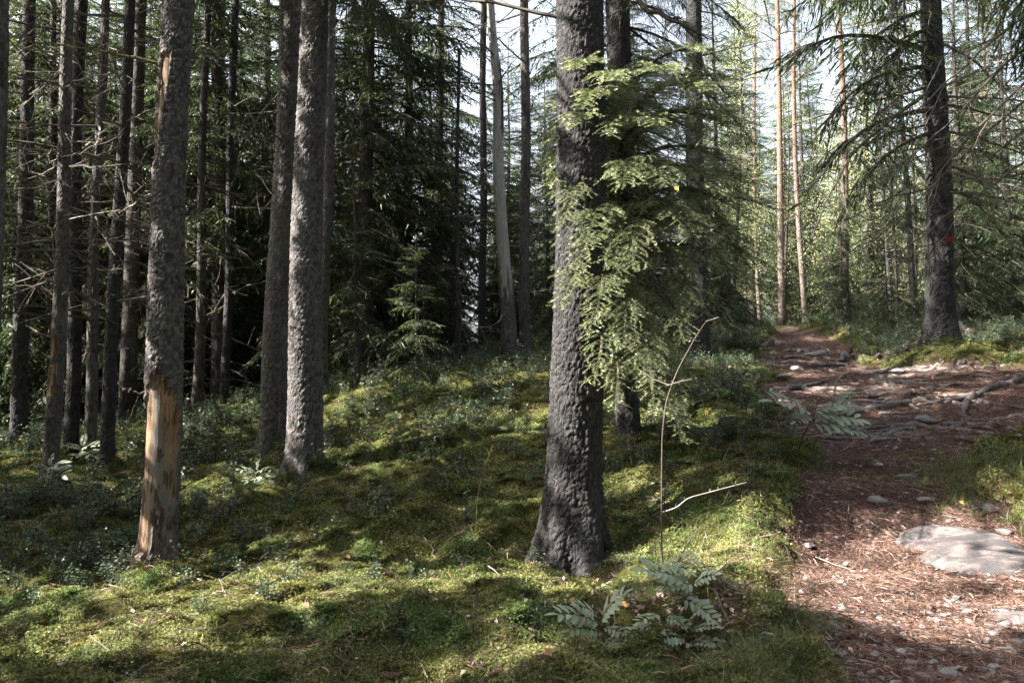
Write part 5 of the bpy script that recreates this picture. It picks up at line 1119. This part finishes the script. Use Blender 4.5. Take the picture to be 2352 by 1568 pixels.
for k, (pl, th_, lab) in enumerate(RT): root([Z1(*q) for q in pl], th_ * .3164, lab, k + 1)
for k in range(105):
    a0 = RNG.uniform(380, 2000); b0 = RNG.uniform(170, 900); ln = RNG.uniform(150, 600); sl = RNG.normal(0, .06)
    pl = [(a0 + ln * u, b0 + ln * u * sl + RNG.normal(0, 8)) for u in np.linspace(0, 1, 5)]
    g_ = ground_at(*Z1(*pl[2]))
    if pathmask(np.array([g_[0]]), np.array([g_[1]]))[0] < .5: continue
    root([Z1(*q) for q in pl], RNG.uniform(13, 30) * .3164, 'thin surface root among many lying across the upper path', 200 + k, .6)
for k, (pl, th_, lab) in enumerate([([(650, 345), (780, 375), (880, 380), (960, 388)], 17, 'dark stick like root below the long grey stone'), ([(600, 470), (680, 425), (740, 470), (840, 530), (920, 580), (880, 680)], 15, 'crooked small root left of the boulder'),
                                    ([(920, 580), (950, 650), (915, 730)], 16, 'short forked root tip beside the boulder'), ([(330, 640), (400, 620), (470, 600)], 10, 'little root by the brown cone'), ([(690, 1310), (720, 1350), (745, 1400)], 16, 'small forked root at the bottom of the path'), ([(570, 1300), (650, 1240), (730, 1190)], 12, 'brown stick like root beside the mossy mound')]):
    root([Z2(*q) for q in pl], th_ * .3225, lab, k + 60, .7)

# ------------------------------------------------------------------ cones
def cone_mesh():
    mb = MB(); n = 90; L = .11
    for i in range(n):
        t = i / n; a = i * 2.399; r = .017 * math.sin(math.pi * min(1, t * .9 + .12)) ** .7; c = np.array([t * L - L / 2, r * math.cos(a), r * math.sin(a)]); o = np.array([0, math.cos(a), math.sin(a)]); s = np.array([0, -math.sin(a), math.cos(a)])
        mb.add(np.array([c - s * .006 - o * .006, c + s * .006 - o * .006, c + o * .005 + s * .004 + [.012, 0, 0], c + o * .005 - s * .004 + [.012, 0, 0], c + o * .003 + [.006, 0, 0]]), [[0, 1, 2], [0, 2, 3], [0, 4, 3], [1, 2, 4]], (i * .37) % 1)
    mb.tube(np.array([[-L / 2, 0, 0], [-.02, 0, 0], [.02, 0, 0], [L / 2, 0, 0]]), [.010, .014, .013, .003], 6, .1); return mb.mesh('cone', [M['cone']])
CM = cone_mesh()
for k, (px, py, rz, lab) in enumerate([(1872, 1278, 1.3, 'brown spruce cone by the wedge shaped stone'), (1956, 1465, .7, 'dark spruce cone leaning on the mossy mound at the bottom'), (2098, 1273, -.3, 'spruce cone lying against the left side of the boulder'), (2160, 1478, .4, 'dark spruce cone in the shade at the bottom of the path'),
                                       (2130, 1007, .1, 'spruce cone in front of the long bent root'), (1140, 1558, 1.2, 'brown spruce cone at the bottom edge below the moss cushion'), (890, 1562, .5, 'pinkish cone tip at the bottom edge left of the middle'), (1510, 1225, .1, 'weathered cone right of the thick middle trunk'), (1995, 1092, .4, 'cone among dark stones in the middle path')]):
    p = ground_at(px, py); o = link('spruce_cone', CM, None, (p[0], p[1], p[2] + .016)); o.rotation_euler = (.2 * k, .08, rz); tag(o, lab, 'cone', 'spruce cones on the ground')

# ------------------------------------------------------------------ rowan seedlings
def leaflet_mesh(seed):
    mb = MB(); us = np.linspace(0, 1, 7); w = np.array([0, .55, .95, 1, .85, .5, 0]) * .5; V = []; T_ = []
    for u, ww in zip(us, w): V += [(u, ww * .36, .05 * math.sin(u * 3) + ww * .10), (u, 0, .05 * math.sin(u * 3)), (u, -ww * .36, .05 * math.sin(u * 3) + ww * .10)]
    for i in range(6):
        for j in (0, 1): a = 3 * i + j; T_ += [[a, a + 3, a + 4], [a, a + 4, a + 1]]
    mb.add(np.array(V), T_, [.5, .9, .5] * 7); return mb.mesh('leaflet', [M['rowan']], True)
LEAFLET = leaflet_mesh(0)
def rowan(label, stem_px, leaves, stem_r=.003):
    """stem_px: list of (px, py, d); leaves: list of base and tip (px, py, d)."""
    b = P(*stem_px[0]); b[2] = min(b[2], gz(b[0], b[1]) + .02); t = thing('rowan_seedling', label, 'seedling', b)
    pts = np.array([P(*q) for q in stem_px]) - b; pts[0] = (0, 0, -.03); s = np.linspace(0, len(pts) - 1, 12); pts = np.stack([np.interp(s, np.arange(len(pts)), pts[:, c]) for c in range(3)], -1)
    mb = MB(); mb.tube(pts, np.linspace(stem_r, stem_r * .5, 12), 6, .25, 0); link('stem', mb.mesh('stem', [M['dead']], True), t)
    for (b0, e0) in leaves:
        p0 = P(*b0); p1 = P(*e0); ax = p1 - p0; L = np.linalg.norm(ax); f = ax / L
        near = pts[np.argmin(np.linalg.norm(pts + b - p0, axis=1))] + b
        up = unit(np.array([RNG.normal(0, .25), -.45, 1.0])); up = unit(up - f * (f @ up)); lat = np.cross(up, f)
        sag = lambda u: p0 + ax * u + up * (.10 * L * 4 * u * (1 - u))
        mb = MB(); mb.tube(np.vstack([near, (near + p0) / 2 + up * .01, p0]) - p0, [.0016, .0015, .0014], 4, .2, 0, cap=False); mb.tube(np.array([sag(u) for u in np.linspace(0, 1, 6)]) - p0, np.linspace(.0013, .0006, 6), 4, .3, 0, cap=False)
        lf = link('leaf', mb.mesh('leaf_stalk', [M['dead']]), t); lf.location = p0 - b
        n = 6 if L > .1 else 5; ll = L * .47
        for i in range(n * 2 + 1):
            if i == n * 2: c = sag(1.0); d = unit(sag(1.0) - sag(.9)); q = .9
            else:
                u = .10 + .85 * (i // 2) / (n - 1); sg = 1 if i % 2 else -1; c = sag(min(u, .97)); d = unit(f * .55 + lat * sg * .95 + up * RNG.normal(-.08, .12)); q = (.78 + .3 * math.sin(u * 3)) * RNG.uniform(.88, 1.1)
            nn = unit(up + RNG.normal(0, .14, 3)); nn = unit(nn - d * (d @ nn)); s2 = np.cross(nn, d)
            o = link('leaflet', LEAFLET, lf); o.location = c - p0
            from mathutils import Matrix
            o.rotation_euler = Matrix(((d[0], s2[0], nn[0]), (d[1], s2[1], nn[1]), (d[2], s2[2], nn[2]))).to_euler(); sc = ll * q; o.scale = (sc, sc * .95, sc)
Z3 = lambda a, b, d: (1206 + a * .3226, 1062 + b * .3226, d)
def LV(lst, d): return [(Z3(a, b, d), Z3(c, e, d - .06)) for a, b, c, e in lst]
rowan('rowan seedling left of its neighbour in the leaf litter at the bottom', [Z3(600, 1560, 3.45), Z3(570, 1400, 3.5), Z3(545, 1180, 3.6)],
      LV([(640, 1480, 820, 1520), (520, 1150, 250, 1080), (545, 1130, 690, 950), (560, 1180, 700, 1215), (570, 1250, 690, 1350), (560, 1400, 360, 1415), (590, 1400, 740, 1490), (520, 1200, 330, 1190), (560, 1280, 450, 1340), (500, 1090, 380, 1020)], 3.5))
rowan('tall rowan seedling in the middle with the largest leaves', [Z3(650, 1560, 3.4), Z3(790, 1340, 3.5), Z3(950, 1150, 3.6), Z3(1130, 980, 3.7), Z3(1200, 860, 3.75)],
      LV([(1160, 870, 880, 770), (1190, 870, 1000, 880), (1120, 960, 1330, 1110), (950, 1080, 820, 1130), (980, 1060, 1060, 1000), (900, 1160, 760, 1230), (1000, 1100, 1150, 1160), (1200, 870, 1340, 800), (1130, 980, 1080, 830), (850, 1290, 940, 1400)], 3.6))
rowan('bushy low rowan seedling at the right of the three bottom ones', [Z3(1170, 1540, 3.4), Z3(1165, 1400, 3.45), Z3(1150, 1200, 3.55)],
      LV([(1220, 1240, 1450, 1350), (1180, 1200, 1340, 1170), (1130, 1250, 980, 1250), (1100, 1310, 860, 1290), (1150, 1340, 1090, 1480), (1200, 1330, 1320, 1440), (1180, 1280, 1290, 1290), (1120, 1380, 960, 1440), (1140, 1200, 1060, 1110), (1170, 1180, 1240, 1040), (1200, 1420, 1300, 1520)], 3.5))
rowan('slender rowan seedling with few small leaves beside the bare sapling', [Z3(1060, 830, 4.0), Z3(1090, 720, 4.0), Z3(1120, 640, 4.0)], LV([(1110, 640, 1210, 690), (1110, 700, 1010, 750), (1080, 730, 1180, 780)], 4.0))
Z1d = lambda a, b, d: (1608 + a * .3164, 735 + b * .3164, d)
def LV1(lst, d): return [(Z1d(a, b, d), Z1d(c, e, d - .1)) for a, b, c, e in lst]
rowan('slender rowan seedling reaching over the left edge of the rooty path', [Z1d(700, 980, 7.0), Z1d(740, 850, 6.9), Z1d(790, 760, 6.8), Z1d(810, 690, 6.8), Z1d(960, 600, 6.8)],
      LV1([(980, 590, 1000, 440), (970, 580, 890, 535), (1000, 560, 1110, 545), (800, 680, 540, 590), (820, 670, 1060, 620), (830, 700, 1130, 720), (800, 750, 1110, 800), (790, 700, 700, 730), (780, 650, 800, 600), (850, 660, 960, 700)], 6.8), .006)
for k, (px, py, d, lab) in enumerate([(590, 1100, 7.6, 'small leafy seedling before the paired trunks'), (190, 1045, 8.2, 'rowan seedling glinting at the foot of the slender left trunks'), (115, 1090, 7.8, 'little rowan seedling at the foot of the trunk with stripped patches')]):
    g_ = ground_at(px, py + 25); d = g_[1]
    rowan(lab, [(px, py + 25, d), (px, py + 5, d), (px + 3, py - 20, d)], [((px, py - 12, d), (px - 34, py - 22, d - .1)), ((px, py - 15, d), (px + 34, py - 22, d - .1)), ((px, py, d), (px - 20, py + 4, d - .2)), ((px + 2, py - 5, d), (px + 26, py + 2, d - .2)), ((px, py - 20, d), (px + 5, py - 42, d))])

# ------------------------------------------------------------------ the bare sapling stick in front, with its twigs
b = ground_at(1524, 1345); D = b[1]; t = thing('bare_sapling', 'leafless thin sapling right of the thick middle trunk', 'sapling', b)
def stick(name, pl, r0, r1, tv, buds=4):
    pts = np.array([P(*q) for q in pl]) - b; s = np.linspace(0, len(pts) - 1, 5 * len(pts)); q = np.stack([np.interp(s, np.arange(len(pts)), pts[:, c]) for c in range(3)], -1)
    for _ in range(2): q[1:-1] = (q[:-2] + 2 * q[1:-1] + q[2:]) / 4
    mb = MB(); mb.tube(q, np.linspace(r0, r1, len(q)), 6, tv, 0)
    for i in RNG.integers(3, len(q) - 1, buds): mb.tube(np.stack([q[i], q[i] + RNG.normal(0, .008, 3) + [0, 0, .012]]), [r1 * 1.3, r1 * .5], 4, tv, 0)
    link(name, mb.mesh(name, [M['dead']], True), t)
stick('stem', [(1524, 1350, D), (1519, 1250, D), (1520, 1120, D - .05), (1521, 1000, D - .1), (1530, 920, D - .1), (1556, 850, D - .1), (1600, 770, D - .1), (1622, 738, D - .1)], .0058, .003, .55)
stick('twig', [(1622, 738, D - .1), (1652, 728, D - .15)], .003, .0015, .9, 1)
stick('twig', [(1515, 1148, D), (1490, 1130, D - .1), (1465, 1108, D - .2), (1441, 1091, D - .25)], .0035, .0015, .8)
stick('twig', [(1518, 1177, D), (1555, 1165, D - .1), (1580, 1143, D - .15), (1640, 1127, D - .2), (1715, 1107, D - .3)], .0045, .002, 1.0)
stick('twig', [(1516, 1203, D), (1480, 1183, D - .1), (1435, 1163, D - .2)], .003, .0012, .5)
stick('twig', [(1538, 885, D - .1), (1500, 870, D), (1470, 850, D + .1)], .0028, .0012, .6)
stick('twig', [(1532, 885, D - .1), (1560, 876, D - .15), (1590, 870, D - .2)], .0025, .0012, .9)
# a brushy heap of dead twigs right of the rowans
hb = ground_at(1620, 1400); t = thing('twig_heap', 'tangled grey twigs with lichen lying right behind the rowan seedlings', 'dead branch', hb)
for k, (a, c) in enumerate([((1535, 1300, 4.15), (1700, 1290, 4.3)), ((1590, 1350, 4.0), (1680, 1285, 4.2)), ((1600, 1330, 4.1), (1760, 1340, 4.3)), ((1620, 1340, 4.0), (1740, 1420, 3.9)), ((1640, 1350, 4.0), (1700, 1480, 3.7)), ((1610, 1290, 4.2), (1740, 1380, 4.0)), ((1560, 1280, 4.3), (1548, 1330, 4.0)), ((1555, 1290, 4.2), (1592, 1225, 4.2))]):
    mb = MB(); twig(mb, P(*a) - hb, P(*c) - hb, .006, np.random.default_rng(800 + k), 0, 8, .1, .3 + .08 * k, 5); link('twig', mb.mesh('twig', [M['lichen'] if k == 0 else M['dead']]), t)
# the leaf caught in the boughs and a few single coloured leaves
def one_leaf(p, label, mat, L=.05, up=(0, -1, .3)):
    mb = MB(); leaf_shape(mb, np.zeros(3), RNG.uniform(0, 6.28), L, L * .8, .98, np.random.default_rng(4), unit(np.array(up, float))); tag(link('leaf', mb.mesh('leaf', [mat]), None, p), label, 'leaf')
one_leaf(P(1548, 430, 5.2), 'yellow leaf caught in the hanging spruce boughs', M['yellow'], .042)
for (px, py, lab, mt) in [(1423, 1398, 'orange brown leaf in the litter left of the rowan seedlings', 'yellow'), (1268, 1525, 'red leaf on the moss at the bottom middle', 'litter'), (695, 1400, 'orange leaf on the moss between trunks', 'litter'), (1490, 1275, 'tan leaf beside the weathered cone', 'yellow'), (795, 1285, 'small orange mushroom coloured leaf on the moss slope', 'yellow'), (2215, 1130 + 38, 'yellow leaf lying on the path above the boulder', 'yellow'), (1305, 1395, 'brown leaf at the foot of the thick middle trunk', 'litter')]:
    one_leaf(ground_at(px, py) + [0, 0, .03], lab, M[mt], .045, (.1, -.6, .8))
# rotten stump remains beside the snag
